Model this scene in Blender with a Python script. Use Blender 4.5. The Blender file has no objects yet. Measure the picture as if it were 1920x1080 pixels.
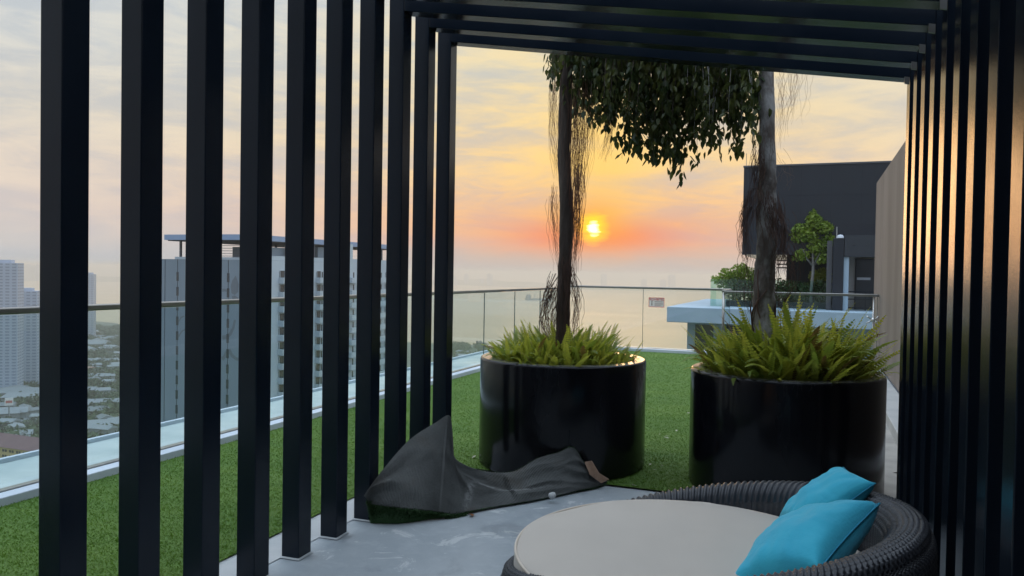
import bpy, bmesh, math, random
import numpy as np
from mathutils import Vector, Matrix, Quaternion, noise as mnoise
R = math.radians
random.seed(11); rng = np.random.default_rng(11)
scn = bpy.context.scene
col = scn.collection

# ------------------------------------------------------------------ camera
EYE = Vector((0, 0, 1.45))
YAW, PITCH, ROLL, FPX = R(21.34), R(1.138), R(0.943), 1440.0
fw = Vector((-math.sin(YAW)*math.cos(PITCH), math.cos(YAW)*math.cos(PITCH), -math.sin(PITCH)))
rt = Vector((math.cos(YAW), math.sin(YAW), 0)); up = rt.cross(fw)
rt2 = rt*math.cos(ROLL) + up*math.sin(ROLL); up2 = up*math.cos(ROLL) - rt*math.sin(ROLL)
cam_d = bpy.data.cameras.new('camera'); cam = bpy.data.objects.new('camera', cam_d); col.objects.link(cam)
M3 = Matrix((rt2, up2, -fw)).transposed()
cam.matrix_world = Matrix.Translation(EYE) @ M3.to_4x4()
cam_d.sensor_width = 36; cam_d.lens = 36*FPX/1920; cam_d.clip_start = 0.05; cam_d.clip_end = 60000
scn.camera = cam

# ------------------------------------------------------------------ sky, sun, exposure
SUN_AZ, SUN_EL = R(-15.36), R(3.31)
SUN = Vector((math.sin(SUN_AZ)*math.cos(SUN_EL), math.cos(SUN_AZ)*math.cos(SUN_EL), math.sin(SUN_EL)))

def lin(r, g, b, a=1.0):
    f = lambda c: (c/255/12.92) if c/255 <= 0.04045 else ((c/255+0.055)/1.055)**2.4
    return (f(r), f(g), f(b), a)

class NT:
    """tiny helper for node trees"""
    def __init__(s, tree): s.t = tree; s.n = tree.nodes; s.l = tree.links
    def new(s, typ, **kw):
        nd = s.n.new(typ)
        for k, v in kw.items(): setattr(nd, k, v)
        return nd
    def put(s, sock, v):
        if isinstance(v, bpy.types.NodeSocket): s.l.new(v, sock)
        else: sock.default_value = v
    def m(s, op, a, b=None, c=None, clamp=False):
        nd = s.new('ShaderNodeMath', operation=op, use_clamp=clamp)
        for i, v in enumerate((a, b, c)):
            if v is not None: s.put(nd.inputs[i], v)
        return nd.outputs[0]
    def mix(s, f, a, b, mode='MIX'):
        nd = s.new('ShaderNodeMix', data_type='RGBA', blend_type=mode)
        s.put(nd.inputs[0], f); s.put(nd.inputs[6], a); s.put(nd.inputs[7], b)
        return nd.outputs[2]
    def ramp(s, f, stops, interp='LINEAR'):
        nd = s.new('ShaderNodeValToRGB'); cr = nd.color_ramp; cr.interpolation = interp
        while len(cr.elements) < len(stops): cr.elements.new(0.5)
        for e, (p, c) in zip(cr.elements, stops): e.position = p; e.color = c
        s.put(nd.inputs[0], f); return nd.outputs[0]
    def noise(s, vec, scale, detail=4, rough=0.55, dist=0.0, out=0):
        nd = s.new('ShaderNodeTexNoise'); 
        if vec is not None: s.l.new(vec, nd.inputs['Vector'])
        nd.inputs['Scale'].default_value = scale; nd.inputs['Detail'].default_value = detail
        nd.inputs['Roughness'].default_value = rough; nd.inputs['Distortion'].default_value = dist
        return nd.outputs[out]
    def mapping(s, vec, scale=(1,1,1), rot=(0,0,0), loc=(0,0,0)):
        nd = s.new('ShaderNodeMapping'); s.l.new(vec, nd.inputs[0])
        nd.inputs[1].default_value = loc; nd.inputs[2].default_value = rot; nd.inputs[3].default_value = scale
        return nd.outputs[0]

world = bpy.data.worlds.new('World'); scn.world = world; world.use_nodes = True
w = NT(world.node_tree); w.n.clear()
tc = w.new('ShaderNodeTexCoord'); dirv = tc.outputs['Generated']
sx = w.new('ShaderNodeSeparateXYZ'); w.l.new(dirv, sx.inputs[0]); dx, dy, dz = sx.outputs
el = w.m('MULTIPLY', w.m('ARCSINE', w.m('MAXIMUM', w.m('MINIMUM', dz, 1.0), -1.0)), 57.2958)
hor = w.m('SQRT', w.m('ADD', w.m('ADD', w.m('MULTIPLY', dx, dx), w.m('MULTIPLY', dy, dy)), 1e-6))
hs = Vector((SUN.x, SUN.y)).normalized()
caz = w.m('DIVIDE', w.m('ADD', w.m('MULTIPLY', dx, hs.x), w.m('MULTIPLY', dy, hs.y)), hor)
az = w.m('MULTIPLY', w.m('ARCCOSINE', w.m('MAXIMUM', w.m('MINIMUM', caz, 1.0), -1.0)), 57.2958)
saz = w.m('DIVIDE', w.m('SUBTRACT', w.m('MULTIPLY', dx, hs.y), w.m('MULTIPLY', dy, hs.x)), hor)   # signed sine of azimuth from the sun
vd = w.new('ShaderNodeVectorMath', operation='DOT_PRODUCT'); w.l.new(dirv, vd.inputs[0]); vd.inputs[1].default_value = SUN
ang = w.m('MULTIPLY', w.m('ARCCOSINE', w.m('MAXIMUM', w.m('MINIMUM', vd.outputs['Value'], 1.0), -1.0)), 57.2958)
# streaky high cloud
cl_map = w.mapping(dirv, scale=(2.2, 2.2, 11.0), rot=(0.10, 0.16, 0.3))
n1 = w.noise(cl_map, 2.6, 7, 0.6, 0.7)
n2 = w.noise(w.mapping(dirv, scale=(1.4, 1.4, 7.0), rot=(-0.14, 0.2, 1.1)), 6.0, 6, 0.62, 0.4)
cloud = w.m('ADD', w.m('MULTIPLY', n1, 0.65), w.m('MULTIPLY', n2, 0.35))
cfac = w.new('ShaderNodeMapRange', interpolation_type='SMOOTHSTEP'); w.put(cfac.inputs[0], cloud)
cfac.inputs[1].default_value = 0.38; cfac.inputs[2].default_value = 0.63
cl = cfac.outputs[0]
elw = w.m('ADD', el, w.m('MULTIPLY', w.m('SUBTRACT', n1, 0.5), 2.2))          # ragged layers
f40 = w.m('DIVIDE', elw, 40.0, clamp=True)
P = lambda e: e/40.0
away = w.ramp(f40, [(0.0, lin(180,186,194)), (P(1.6), lin(196,192,190)), (P(4), lin(212,197,187)), (P(7), lin(222,203,184)),
                    (P(10), lin(216,206,188)), (P(14), lin(203,206,203)), (P(20), lin(196,207,213)), (P(40), lin(205,216,226))])
sunny = w.ramp(f40, [(0.0, lin(188,178,174)), (P(1.2), lin(204,178,162)), (P(2.4), lin(228,168,138)), (P(3.8), lin(243,170,112)),
                     (P(5.5), lin(247,184,116)), (P(8), lin(250,202,124)), (P(11), lin(243,210,144)), (P(15), lin(226,213,174)), (P(21), lin(208,212,204)), (P(40), lin(206,217,226))])
wsun = w.m('POWER', 2.71828, w.m('MULTIPLY', w.m('POWER', w.m('DIVIDE', az, 22.0), 2.0), -1.0))
back = w.new('ShaderNodeMapRange', interpolation_type='SMOOTHSTEP'); w.put(back.inputs[0], az); back.inputs[1].default_value = 55; back.inputs[2].default_value = 150
away = w.mix(w.m('MULTIPLY', back.outputs[0], 0.8), away, lin(112,140,176))      # dusk blue opposite the sun
sky = w.mix(wsun, away, sunny)
# cloud streaks: lighter veils and slightly darker, greyer gaps
hi = w.m('MULTIPLY', w.m('DIVIDE', el, 7.0, clamp=True), 1.0)
gap = w.mix(0.62, sky, lin(176,184,192))
sky = w.mix(w.m('MULTIPLY', w.m('SUBTRACT', 1.0, cl), w.m('MULTIPLY', hi, 0.95)), sky, gap)
veil = w.mix(wsun, lin(224,219,206), lin(253,220,150))
sky = w.mix(w.m('MULTIPLY', w.m('MULTIPLY', cl, hi), 0.42), sky, veil)
# glow round the sun: a yellow column above, a red band below
def gauss(a, b): return w.m('POWER', 2.71828, w.m('MULTIPLY', w.m('ADD', w.m('MULTIPLY', a, a), w.m('MULTIPLY', b, b)), -1.0))
sazd = w.m('MULTIPLY', saz, 57.3)
g_col = gauss(w.m('DIVIDE', w.m('ADD', sazd, -0.6), 3.2), w.m('DIVIDE', w.m('SUBTRACT', el, 8.2), 4.2))
sky = w.mix(w.m('MULTIPLY', g_col, 0.6), sky, lin(255,206,98))
g_red = gauss(w.m('DIVIDE', sazd, 5.5), w.m('DIVIDE', w.m('SUBTRACT', el, 2.75), 1.15))
sky = w.mix(w.m('MULTIPLY', g_red, 0.85), sky, lin(250,122,66))
g_or = gauss(w.m('DIVIDE', sazd, 2.6), w.m('DIVIDE', w.m('SUBTRACT', el, 3.9), 1.7))
sky = w.mix(w.m('MULTIPLY', g_or, 0.8), sky, lin(255,176,48))
# the sun's disc, partly veiled by a thin bar of cloud
bar = gauss(w.m('DIVIDE', sazd, 3.0), w.m('DIVIDE', w.m('SUBTRACT', el, w.m('ADD', 2.98, w.m('MULTIPLY', w.m('SUBTRACT', n2, 0.5), 0.35))), 0.10))
n3 = w.noise(w.mapping(dirv, scale=(9, 9, 60), rot=(0.05, 0.12, 0.2)), 3.0, 4, 0.6, 0.3)
angb = w.m('ADD', ang, w.m('ADD', w.m('MULTIPLY', w.m('SUBTRACT', n2, 0.5), 1.0), w.m('MULTIPLY', w.m('SUBTRACT', n3, 0.5), 0.9)))
d1 = w.m('SUBTRACT', 1.0, w.m('DIVIDE', w.m('SUBTRACT', angb, 0.40), 0.95, clamp=True))
sky = w.mix(w.m('MULTIPLY', d1, w.m('SUBTRACT', 1.0, w.m('MULTIPLY', bar, 0.35))), sky, (1.6, 0.80, 0.02, 1))
d2 = w.m('SUBTRACT', 1.0, w.m('DIVIDE', w.m('SUBTRACT', angb, 0.20), 0.38, clamp=True))
sky = w.mix(w.m('MULTIPLY', d2, w.m('SUBTRACT', 1.0, w.m('MULTIPLY', bar, 0.8))), sky, (3.4, 2.9, 1.5, 1))
sky = w.mix(1.0, sky, (0.86,0.855,0.86,1), 'MULTIPLY')
nish = w.new('ShaderNodeTexSky', sky_type='NISHITA'); nish.sun_disc = False
nish.sun_elevation = SUN_EL; nish.sun_rotation = SUN_AZ; nish.air_density = 1.6; nish.dust_density = 4.0; nish.altitude = 130
nsc = w.mix(1.0, nish.outputs[0], (0.10, 0.10, 0.10, 1), 'MULTIPLY')
hiw = w.m('MULTIPLY', w.m('DIVIDE', w.m('SUBTRACT', el, 22.0), 40.0, clamp=True), 0.15)   # clear blue grows overhead
sky = w.mix(hiw, sky, nsc)
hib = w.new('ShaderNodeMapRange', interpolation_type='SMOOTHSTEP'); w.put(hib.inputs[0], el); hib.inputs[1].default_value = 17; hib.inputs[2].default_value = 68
sky = w.mix(hib.outputs[0], sky, (1.52, 1.80, 2.15, 1))     # sky above the frame brightened as added fill for the foreground
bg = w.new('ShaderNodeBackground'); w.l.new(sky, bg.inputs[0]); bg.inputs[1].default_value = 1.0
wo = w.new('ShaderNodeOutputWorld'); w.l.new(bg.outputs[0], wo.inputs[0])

sun_d = bpy.data.lights.new('sun', 'SUN'); sun_d.energy = 0.2; sun_d.angle = R(14.0); sun_d.color = (1.0, 0.55, 0.25)
sun = bpy.data.objects.new('sun', sun_d); col.objects.link(sun)
sun.rotation_euler = (-SUN).to_track_quat('-Z', 'Y').to_euler()

vs = scn.view_settings; vs.view_transform = 'Standard'; vs.look = 'None'; vs.exposure = 0.38; vs.gamma = 1.0; vs.use_curve_mapping = False
scn.cycles.volume_bounces = 2; scn.cycles.max_bounces = 6; scn.cycles.diffuse_bounces = 3; scn.cycles.glossy_bounces = 3; scn.cycles.transparent_max_bounces = 24
scn.cycles.sample_clamp_indirect = 6.0; scn.cycles.caustics_reflective = False; scn.cycles.caustics_refractive = False

# ------------------------------------------------------------------ materials
MATS = {}
def pmat(name, c1, c2=None, scale=4.0, rough=0.6, rough2=None, bump=0.0, bscale=None, metal=0.0, spec=0.5, coat=0.0, detail=5,
         coords='Object', stretch=(1,1,1), trans=0.0, lo=0.35, hi=0.65, sheen=0.0):
    if name in MATS: return MATS[name]
    m = bpy.data.materials.new(name); m.use_nodes = True; t = NT(m.node_tree)
    b = t.n['Principled BSDF']; MATS[name] = m
    c1 = tuple(c1[:3])+(1,); c2 = tuple((c2 or c1)[:3])+(1,)
    tcn = t.new('ShaderNodeTexCoord').outputs[coords]
    v = t.mapping(tcn, scale=stretch)
    nz = t.noise(v, scale, detail)
    fac = t.new('ShaderNodeMapRange'); t.put(fac.inputs[0], nz); fac.inputs[1].default_value = lo; fac.inputs[2].default_value = hi
    cc = t.mix(fac.outputs[0], c1, c2); t.l.new(cc, b.inputs['Base Color'])
    if rough2 is not None:
        rr = t.new('ShaderNodeMapRange'); t.put(rr.inputs[0], nz); rr.inputs[1].default_value = lo; rr.inputs[2].default_value = hi
        rr.inputs[3].default_value = rough; rr.inputs[4].default_value = rough2; t.l.new(rr.outputs[0], b.inputs['Roughness'])
    else: b.inputs['Roughness'].default_value = rough
    b.inputs['Metallic'].default_value = metal; b.inputs['Specular IOR Level'].default_value = spec
    b.inputs['Coat Weight'].default_value = coat; b.inputs['Coat Roughness'].default_value = 0.06
    if sheen: b.inputs['Sheen Weight'].default_value = sheen
    if bump:
        bn = t.new('ShaderNodeBump'); bn.inputs['Strength'].default_value = bump; bn.inputs['Distance'].default_value = 0.02
        t.l.new(t.noise(v, bscale or scale*6, 4), bn.inputs['Height']); t.l.new(bn.outputs[0], b.inputs['Normal'])
    if trans:
        out = t.n['Material Output']; tr = t.new('ShaderNodeBsdfTranslucent'); t.l.new(cc, tr.inputs[0])
        mx = t.new('ShaderNodeMixShader'); mx.inputs[0].default_value = trans
        t.l.new(b.outputs[0], mx.inputs[1]); t.l.new(tr.outputs[0], mx.inputs[2]); t.l.new(mx.outputs[0], out.inputs[0])
    return m

def glass_mat(name, tint, refl=1.0):
    m = bpy.data.materials.new(name); m.use_nodes = True; t = NT(m.node_tree); t.n.clear(); MATS[name] = m
    lw = t.new('ShaderNodeLayerWeight'); fz = t.m('ADD', 0.035, t.m('MULTIPLY', t.m('POWER', lw.outputs['Facing'], 5.0), 0.6))
    tr = t.new('ShaderNodeBsdfTransparent'); tr.inputs[0].default_value = tuple(tint)+(1,)
    gl = t.new('ShaderNodeBsdfGlossy'); gl.inputs['Roughness'].default_value = 0.02; gl.inputs[0].default_value = (0.9,0.95,0.95,1)
    mx = t.new('ShaderNodeMixShader'); t.l.new(t.m('MULTIPLY', fz, refl, clamp=True), mx.inputs[0])
    t.l.new(tr.outputs[0], mx.inputs[1]); t.l.new(gl.outputs[0], mx.inputs[2])
    o = t.new('ShaderNodeOutputMaterial'); t.l.new(mx.outputs[0], o.inputs[0]); return m

BLACK = pmat('charcoal_paint', (0.006,0.0105,0.018), (0.0085,0.0140,0.023), 2.0, 0.17, 0.26, bump=0.04, bscale=160, coat=0.0, spec=0.22)
POT = pmat('black_fibreglass', (0.0025,0.003,0.0055), (0.010,0.011,0.014), 5.0, 0.15, 0.32, stretch=(1,1,.18), lo=.42, hi=.75, spec=0.3, bump=0.02, bscale=7, coat=0.0)
WHITE = pmat('white_render', (0.56,0.60,0.66), (0.47,0.51,0.57), 1.5, 0.55, bump=0.1, bscale=30)
LEDGE = pmat('pale_ledge', (0.52,0.56,0.54), (0.36,0.41,0.405), 1.6, 0.35, 0.6, bump=0.05, bscale=20)
STEEL = pmat('handrail_metal', (0.34,0.33,0.31), (0.25,0.245,0.235), 3, 0.28, 0.4, metal=0.9)
GLASS = glass_mat('balustrade_glass', (0.965,0.98,0.97)); GLASST = glass_mat('tinted_glass', (0.895,0.955,0.965))
GLASSN = glass_mat('green_glass', (0.84,0.94,0.905))
BARK1 = pmat('dark_bark', (0.060,0.042,0.035), (0.11,0.085,0.07), 14, 0.85, bump=0.8, bscale=45, stretch=(1,1,.25))
BARK2 = pmat('grey_bark', (0.33,0.32,0.31), (0.12,0.10,0.088), 9, 0.85, bump=0.8, bscale=40, stretch=(1,1,.5), lo=.42, hi=.62)
ROOTM = pmat('root_fibre', (0.19,0.085,0.055), (0.28,0.15,0.09), 6, 0.8)
ROOTD = pmat('root_mat', (0.075,0.040,0.032), (0.13,0.075,0.055), 6, 0.85)
LEAF = pmat('fig_leaf', (0.032,0.056,0.016), (0.13,0.14,0.032), 7.0, 0.4, trans=0.5, lo=.4, hi=.68)
FERN = pmat('fern_green', (0.28,0.34,0.035), (0.46,0.44,0.055), 3.0, 0.5, trans=0.5)
FERN2 = pmat('fern_dark', (0.17,0.245,0.028), (0.30,0.33,0.045), 3.0, 0.5, trans=0.4)
FERN3 = pmat('fern_dry', (0.20,0.15,0.03), (0.15,0.085,0.025), 4.0, 0.6, trans=0.35)
SOIL = pmat('soil', (0.03,0.022,0.016), (0.055,0.04,0.03), 20, 0.95, bump=0.8)
DARKB = pmat('dark_cladding', (0.008,0.012,0.021), (0.011,0.016,0.026), 0.6, 0.5)
BLUEG = pmat('roof_metal', (0.22,0.31,0.48), (0.25,0.34,0.50), 0.3, 0.45)
APTW = pmat('tower_white', (0.46,0.54,0.60), (0.39,0.46,0.52), 0.12, 0.7)
APTG = pmat('tower_grey', (0.205,0.26,0.315), (0.17,0.22,0.27), 0.08, 0.75, stretch=(1,1,.25))
APTD = pmat('tower_groove', (0.055,0.065,0.08), None, 1, 0.7)
WIN = pmat('dark_window', (0.025,0.032,0.042), (0.045,0.055,0.065), 0.9, 0.12)
MURAL = pmat('mural_paint', (0.13,0.155,0.185), None, 1, 0.7)
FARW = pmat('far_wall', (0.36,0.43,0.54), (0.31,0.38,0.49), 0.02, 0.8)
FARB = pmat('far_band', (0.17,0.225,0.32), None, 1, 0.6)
CONC = pmat('wall_concrete', (0.20,0.172,0.158), (0.145,0.122,0.11), 1.3, 0.8, bump=0.15, bscale=25, stretch=(1,1,.22))

# concrete pergola floor: blue-grey screed with scuffed pale patches
def floor_material():
    m = bpy.data.materials.new('pergola_screed'); m.use_nodes = True; t = NT(m.node_tree); b = t.n['Principled BSDF']
    o = t.new('ShaderNodeTexCoord').outputs['Object']
    a = t.noise(o, 1.1, 6, 0.6, 0.4); f = t.noise(o, 9.0, 8, 0.65); g = t.noise(o, 55, 3)
    c = t.mix(t.ramp(a, [(0.35,(0,0,0,1)),(0.65,(1,1,1,1))]), (0.25,0.285,0.31,1), (0.36,0.39,0.41,1))
    c = t.mix(t.m('MULTIPLY', t.ramp(f, [(0.50,(0,0,0,1)),(0.68,(1,1,1,1))]), 0.45), c, (0.42,0.45,0.465,1))
    wear = t.m('MULTIPLY', t.ramp(t.noise(o, 3.4, 9, 0.72, 0.9), [(0.585,(0,0,0,1)),(0.625,(1,1,1,1))]), 0.8)
    c = t.mix(wear, c, (0.52,0.54,0.54,1))
    dk = t.ramp(t.noise(o, 2.3, 7, 0.6, 0.5), [(0.30,(1,1,1,1)),(0.40,(0,0,0,1))])
    c = t.mix(t.m('MULTIPLY', dk, 0.35), c, (0.10,0.115,0.125,1))
    t.l.new(c, b.inputs['Base Color']); t.l.new(t.m('ADD', 0.42, t.m('MULTIPLY', f, 0.3)), b.inputs['Roughness'])
    bn = t.new('ShaderNodeBump'); bn.inputs['Strength'].default_value = 0.25; bn.inputs['Distance'].default_value = 0.01
    t.l.new(t.m('ADD', f, t.m('MULTIPLY', g, 0.4)), bn.inputs['Height']); t.l.new(bn.outputs[0], b.inputs['Normal'])
    return m
FLOORM = floor_material()
STRIPM = pmat('edge_screed', (0.42,0.43,0.43), (0.33,0.35,0.36), 3.0, 0.6, bump=0.15, bscale=40)
PATHM = pmat('path_concrete', (0.40,0.375,0.34), (0.28,0.265,0.24), 3.5, 0.75, bump=0.2, bscale=35)
TURF = pmat('turf_base', (0.062,0.145,0.012), (0.095,0.18,0.018), 1.2, 0.8, bump=0.9, bscale=120)
BLADE = pmat('turf_blade', (0.080,0.180,0.013), (0.150,0.255,0.026), 1.1, 0.55, trans=0.3, lo=.3, hi=.7, stretch=(.45,4.5,1))

# ------------------------------------------------------------------ builders
def link(o, parent=None):
    col.objects.link(o)
    if parent is not None: o.parent = parent
    return o
def tag(o, label=None, cat=None, group=None, kind=None):
    if label: o['label'] = label
    if cat: o['category'] = cat
    if group: o['group'] = group
    if kind: o['kind'] = kind
    return o
def thing(name, label, cat, loc=(0,0,0), rz=0.0, group=None):
    o = bpy.data.objects.new(name, None); o.empty_display_size = 0.2; o.location = loc; o.rotation_euler = (0,0,rz)
    return tag(link(o), label, cat, group)

class MB:
    def __init__(s): s.v = []; s.f = []; s.mi = []
    def quad(s, pts, mi=0):
        i = len(s.v); s.v += [tuple(p) for p in pts]; s.f.append(tuple(range(i, i+len(pts)))); s.mi.append(mi); return s
    def hexa(s, p, mi=0):        # 8 points: bottom ring 0-3, top ring 4-7 (ccw from above)
        i = len(s.v); s.v += [tuple(q) for q in p]
        for f in ((3,2,1,0),(4,5,6,7),(0,1,5,4),(1,2,6,5),(2,3,7,6),(3,0,4,7)):
            s.f.append(tuple(i+k for k in f)); s.mi.append(mi)
        return s
    def box(s, x0, x1, y0, y1, z0, z1, mi=0):
        return s.hexa([(x0,y0,z0),(x1,y0,z0),(x1,y1,z0),(x0,y1,z0),(x0,y0,z1),(x1,y0,z1),(x1,y1,z1),(x0,y1,z1)], mi)
    def tube(s, path, rad, n=6, mi=0, cap=True):
        path = [Vector(p) for p in path]
        if not hasattr(rad, '__len__'): rad = [rad]*len(path)
        i0 = len(s.v); prev = None
        for k, p in enumerate(path):
            t = (path[min(k+1, len(path)-1)] - path[max(k-1, 0)])
            t = t.normalized() if t.length > 1e-9 else Vector((0,0,1))
            if prev is None:
                a = t.orthogonal().normalized()
            else:
                a = (prev - t*prev.dot(t)); a = a.normalized() if a.length > 1e-6 else t.orthogonal().normalized()
            prev = a; b = t.cross(a)
            for j in range(n):
                th = 2*math.pi*j/n; q = p + (a*math.cos(th) + b*math.sin(th))*rad[k]; s.v.append((q.x,q.y,q.z))
        for k in range(len(path)-1):
            for j in range(n):
                A = i0+k*n+j; B = i0+k*n+(j+1)%n
                s.f.append((A, B, B+n, A+n)); s.mi.append(mi)
        if cap:
            s.f.append(tuple(i0+j for j in reversed(range(n)))); s.mi.append(mi)
            s.f.append(tuple(i0+(len(path)-1)*n+j for j in range(n))); s.mi.append(mi)
        return s
    def lathe(s, prof, n=48, c=(0,0), mi=0):
        i0 = len(s.v); m = len(prof)
        for j in range(n):
            th = 2*math.pi*j/n
            for r, z in prof: s.v.append((c[0]+r*math.cos(th), c[1]+r*math.sin(th), z))
        for j in range(n):
            for k in range(m-1):
                a = i0+j*m+k; b = i0+((j+1)%n)*m+k; s.f.append((a, b, b+1, a+1)); s.mi.append(mi)
        return s
    def grid(s, rows, mi=0, closed=False):
        i0 = len(s.v); m = len(rows[0])
        for r in rows: s.v += [tuple(p) for p in r]
        n = len(rows)
        for a in range(n if closed else n-1):
            for k in range(m-1):
                p = i0+a*m+k; q = i0+((a+1)%n)*m+k; s.f.append((p, q, q+1, p+1)); s.mi.append(mi)
        return s
    def mesh(s, name, mats, smooth=False):
        me = bpy.data.meshes.new(name); me.from_pydata(s.v, [], s.f); me.update()
        for mt in (mats if isinstance(mats, (list, tuple)) else [mats]): me.materials.append(mt)
        if any(s.mi): me.polygons.foreach_set('material_index', s.mi)
        if smooth: me.polygons.foreach_set('use_smooth', [True]*len(me.polygons))
        return me
    def build(s, name, mats, parent=None, smooth=False, loc=None, bevel=0.0):
        o = link(bpy.data.objects.new(name, s.mesh(name, mats, smooth)), parent)
        if loc is not None: o.location = loc
        if bevel:
            bv = o.modifiers.new('edge', 'BEVEL'); bv.width = bevel; bv.segments = 2; bv.limit_method = 'ANGLE'; bv.angle_limit = R(40)
        return o
def inst(name, me, parent=None, loc=(0,0,0), rot=(0,0,0), scale=(1,1,1)):
    o = bpy.data.objects.new(name, me); o.location = loc; o.rotation_euler = rot; o.scale = scale
    return link(o, parent)
def fast_mesh(name, verts, faces_flat, nper, mat, smooth=False):
    """numpy mesh with equal sided faces"""
    me = bpy.data.meshes.new(name); nv = len(verts); nf = len(faces_flat)//nper
    me.vertices.add(nv); me.vertices.foreach_set('co', np.asarray(verts, np.float32).ravel())
    me.loops.add(nf*nper); me.loops.foreach_set('vertex_index', np.asarray(faces_flat, np.int32))
    me.polygons.add(nf); me.polygons.foreach_set('loop_start', np.arange(0, nf*nper, nper, dtype=np.int32))
    me.update(calc_edges=True); me.materials.append(mat); return me

# ================================================================== THE SETTING
SEA = -130.0
# sea, with low swell in the material
def sea_material():
    m = bpy.data.materials.new('sea_water'); m.use_nodes = True; t = NT(m.node_tree); b = t.n['Principled BSDF']
    o = t.new('ShaderNodeTexCoord').outputs['Object']
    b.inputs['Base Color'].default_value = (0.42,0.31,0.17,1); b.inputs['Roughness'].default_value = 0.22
    b.inputs['IOR'].default_value = 1.33
    a = t.noise(t.mapping(o, scale=(1,1,1)), 0.02, 4); c = t.noise(t.mapping(o, scale=(0.6,2.0,1), rot=(0,0,-0.3)), 0.004, 5, 0.6)
    t.l.new(t.m('ADD', 0.22, t.m('MULTIPLY', c, 0.3)), b.inputs['Roughness'])
    bn = t.new('ShaderNodeBump'); bn.inputs['Strength'].default_value = 0.35; bn.inputs['Distance'].default_value = 3.0
    t.l.new(t.m('ADD', a, c), bn.inputs['Height']); t.l.new(bn.outputs[0], b.inputs['Normal']); return m
EXT = 15000
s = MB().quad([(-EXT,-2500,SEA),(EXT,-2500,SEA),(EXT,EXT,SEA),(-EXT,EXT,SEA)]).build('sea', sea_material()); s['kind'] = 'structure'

# near land: a coastal plain that ends at an irregular shore
def land_material():
    m = bpy.data.materials.new('town_ground'); m.use_nodes = True; t = NT(m.node_tree); b = t.n['Principled BSDF']
    o = t.new('ShaderNodeTexCoord').outputs['Object']
    a = t.noise(o, 0.012, 6, 0.6); f = t.noise(o, 0.06, 5, 0.6)
    c = t.mix(t.ramp(a, [(0.40,(0,0,0,1)),(0.6,(1,1,1,1))]), (0.035,0.06,0.03,1), (0.085,0.10,0.07,1))
    c = t.mix(t.ramp(f, [(0.52,(0,0,0,1)),(0.64,(1,1,1,1))]), c, (0.14,0.145,0.13,1))
    t.l.new(c, b.inputs['Base Color']); b.inputs['Roughness'].default_value = 0.9; return m
shore = [(-2600,-400),(-2450,400),(-2250,900),(-1900,1230),(-1640,1345),(-1470,1300),(-1330,1190),(-1050,1190),(-820,1235),(-560,1255),(-430,1150),(-250,900),(-60,640),(120,420),(400,260),(900,100),(900,-900),(-2600,-900)]
pts = []
for i in range(len(shore)):
    a = Vector(shore[i]); b_ = Vector(shore[(i+1) % len(shore)])
    for k in range(8):
        q = a.lerp(b_, k/8); d = mnoise.noise(Vector((q.x*0.01, q.y*0.01, 3.1)))*26 if k else 0
        pts.append((q.x+d, q.y+d*0.8))
bm = bmesh.new(); vs_ = [bm.verts.new((x, y, SEA+1.2)) for x, y in pts]; bm.faces.new(vs_)
vb_ = [bm.verts.new((x, y, SEA-2)) for x, y in pts]
for i in range(len(pts)):
    j = (i+1) % len(pts); bm.faces.new((vs_[j], vs_[i], vb_[i], vb_[j]))
me = bpy.data.meshes.new('land'); bm.to_mesh(me); bm.free(); me.materials.append(land_material())
o = link(bpy.data.objects.new('land', me)); o['kind'] = 'structure'
LZ = SEA + 1.2
# far shore with low hills
def hills(name, pl, hgt, wid, seed):
    rows = []
    n = 60
    for i in range(n+1):
        t_ = i/n*(len(pl)-1); k = min(int(t_), len(pl)-2); a = Vector(pl[k]).lerp(Vector(pl[k+1]), t_-k)
        d = (Vector(pl[k+1])-Vector(pl[k])).normalized(); nrm = Vector((-d.y, d.x)); row = []
        for j in range(9):
            u = j/8; h = math.sin(math.pi*u)**1.2*hgt*(0.35+0.9*abs(mnoise.noise(Vector((i*0.16, j*0.3, seed)))))
            p = a + nrm*(u-0.2)*wid; row.append((p.x, p.y, SEA-1+h+(3 if 0 < j < 8 else 0)))
        rows.append(row)
    o = MB().grid(rows).build(name, pmat('far_land', (0.08,0.11,0.07), (0.12,0.14,0.10), 0.003, 0.95), smooth=True); o['kind'] = 'structure'
hills('hills', [(-9500,3200),(-7200,4300),(-5600,5000),(-4300,6300),(-3000,7600)], 70, 1600, 1.0)
hills('far_hills', [(-3300,7300),(-2000,6500),(-900,6700),(800,7400),(3200,7600),(5200,7600)], 45, 1500, 4.0)

# terrace: slab, turf sheet, pergola floor, edge strip, path, kerbs
def structure(name, mb, mat, **k):
    o = mb.build(name, mat, **k); o['kind'] = 'structure'; return o
structure('terrace_ground', MB().box(-5.32, 6.0, -3.95, 14.62, -1.2, -0.02), WHITE)
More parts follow.
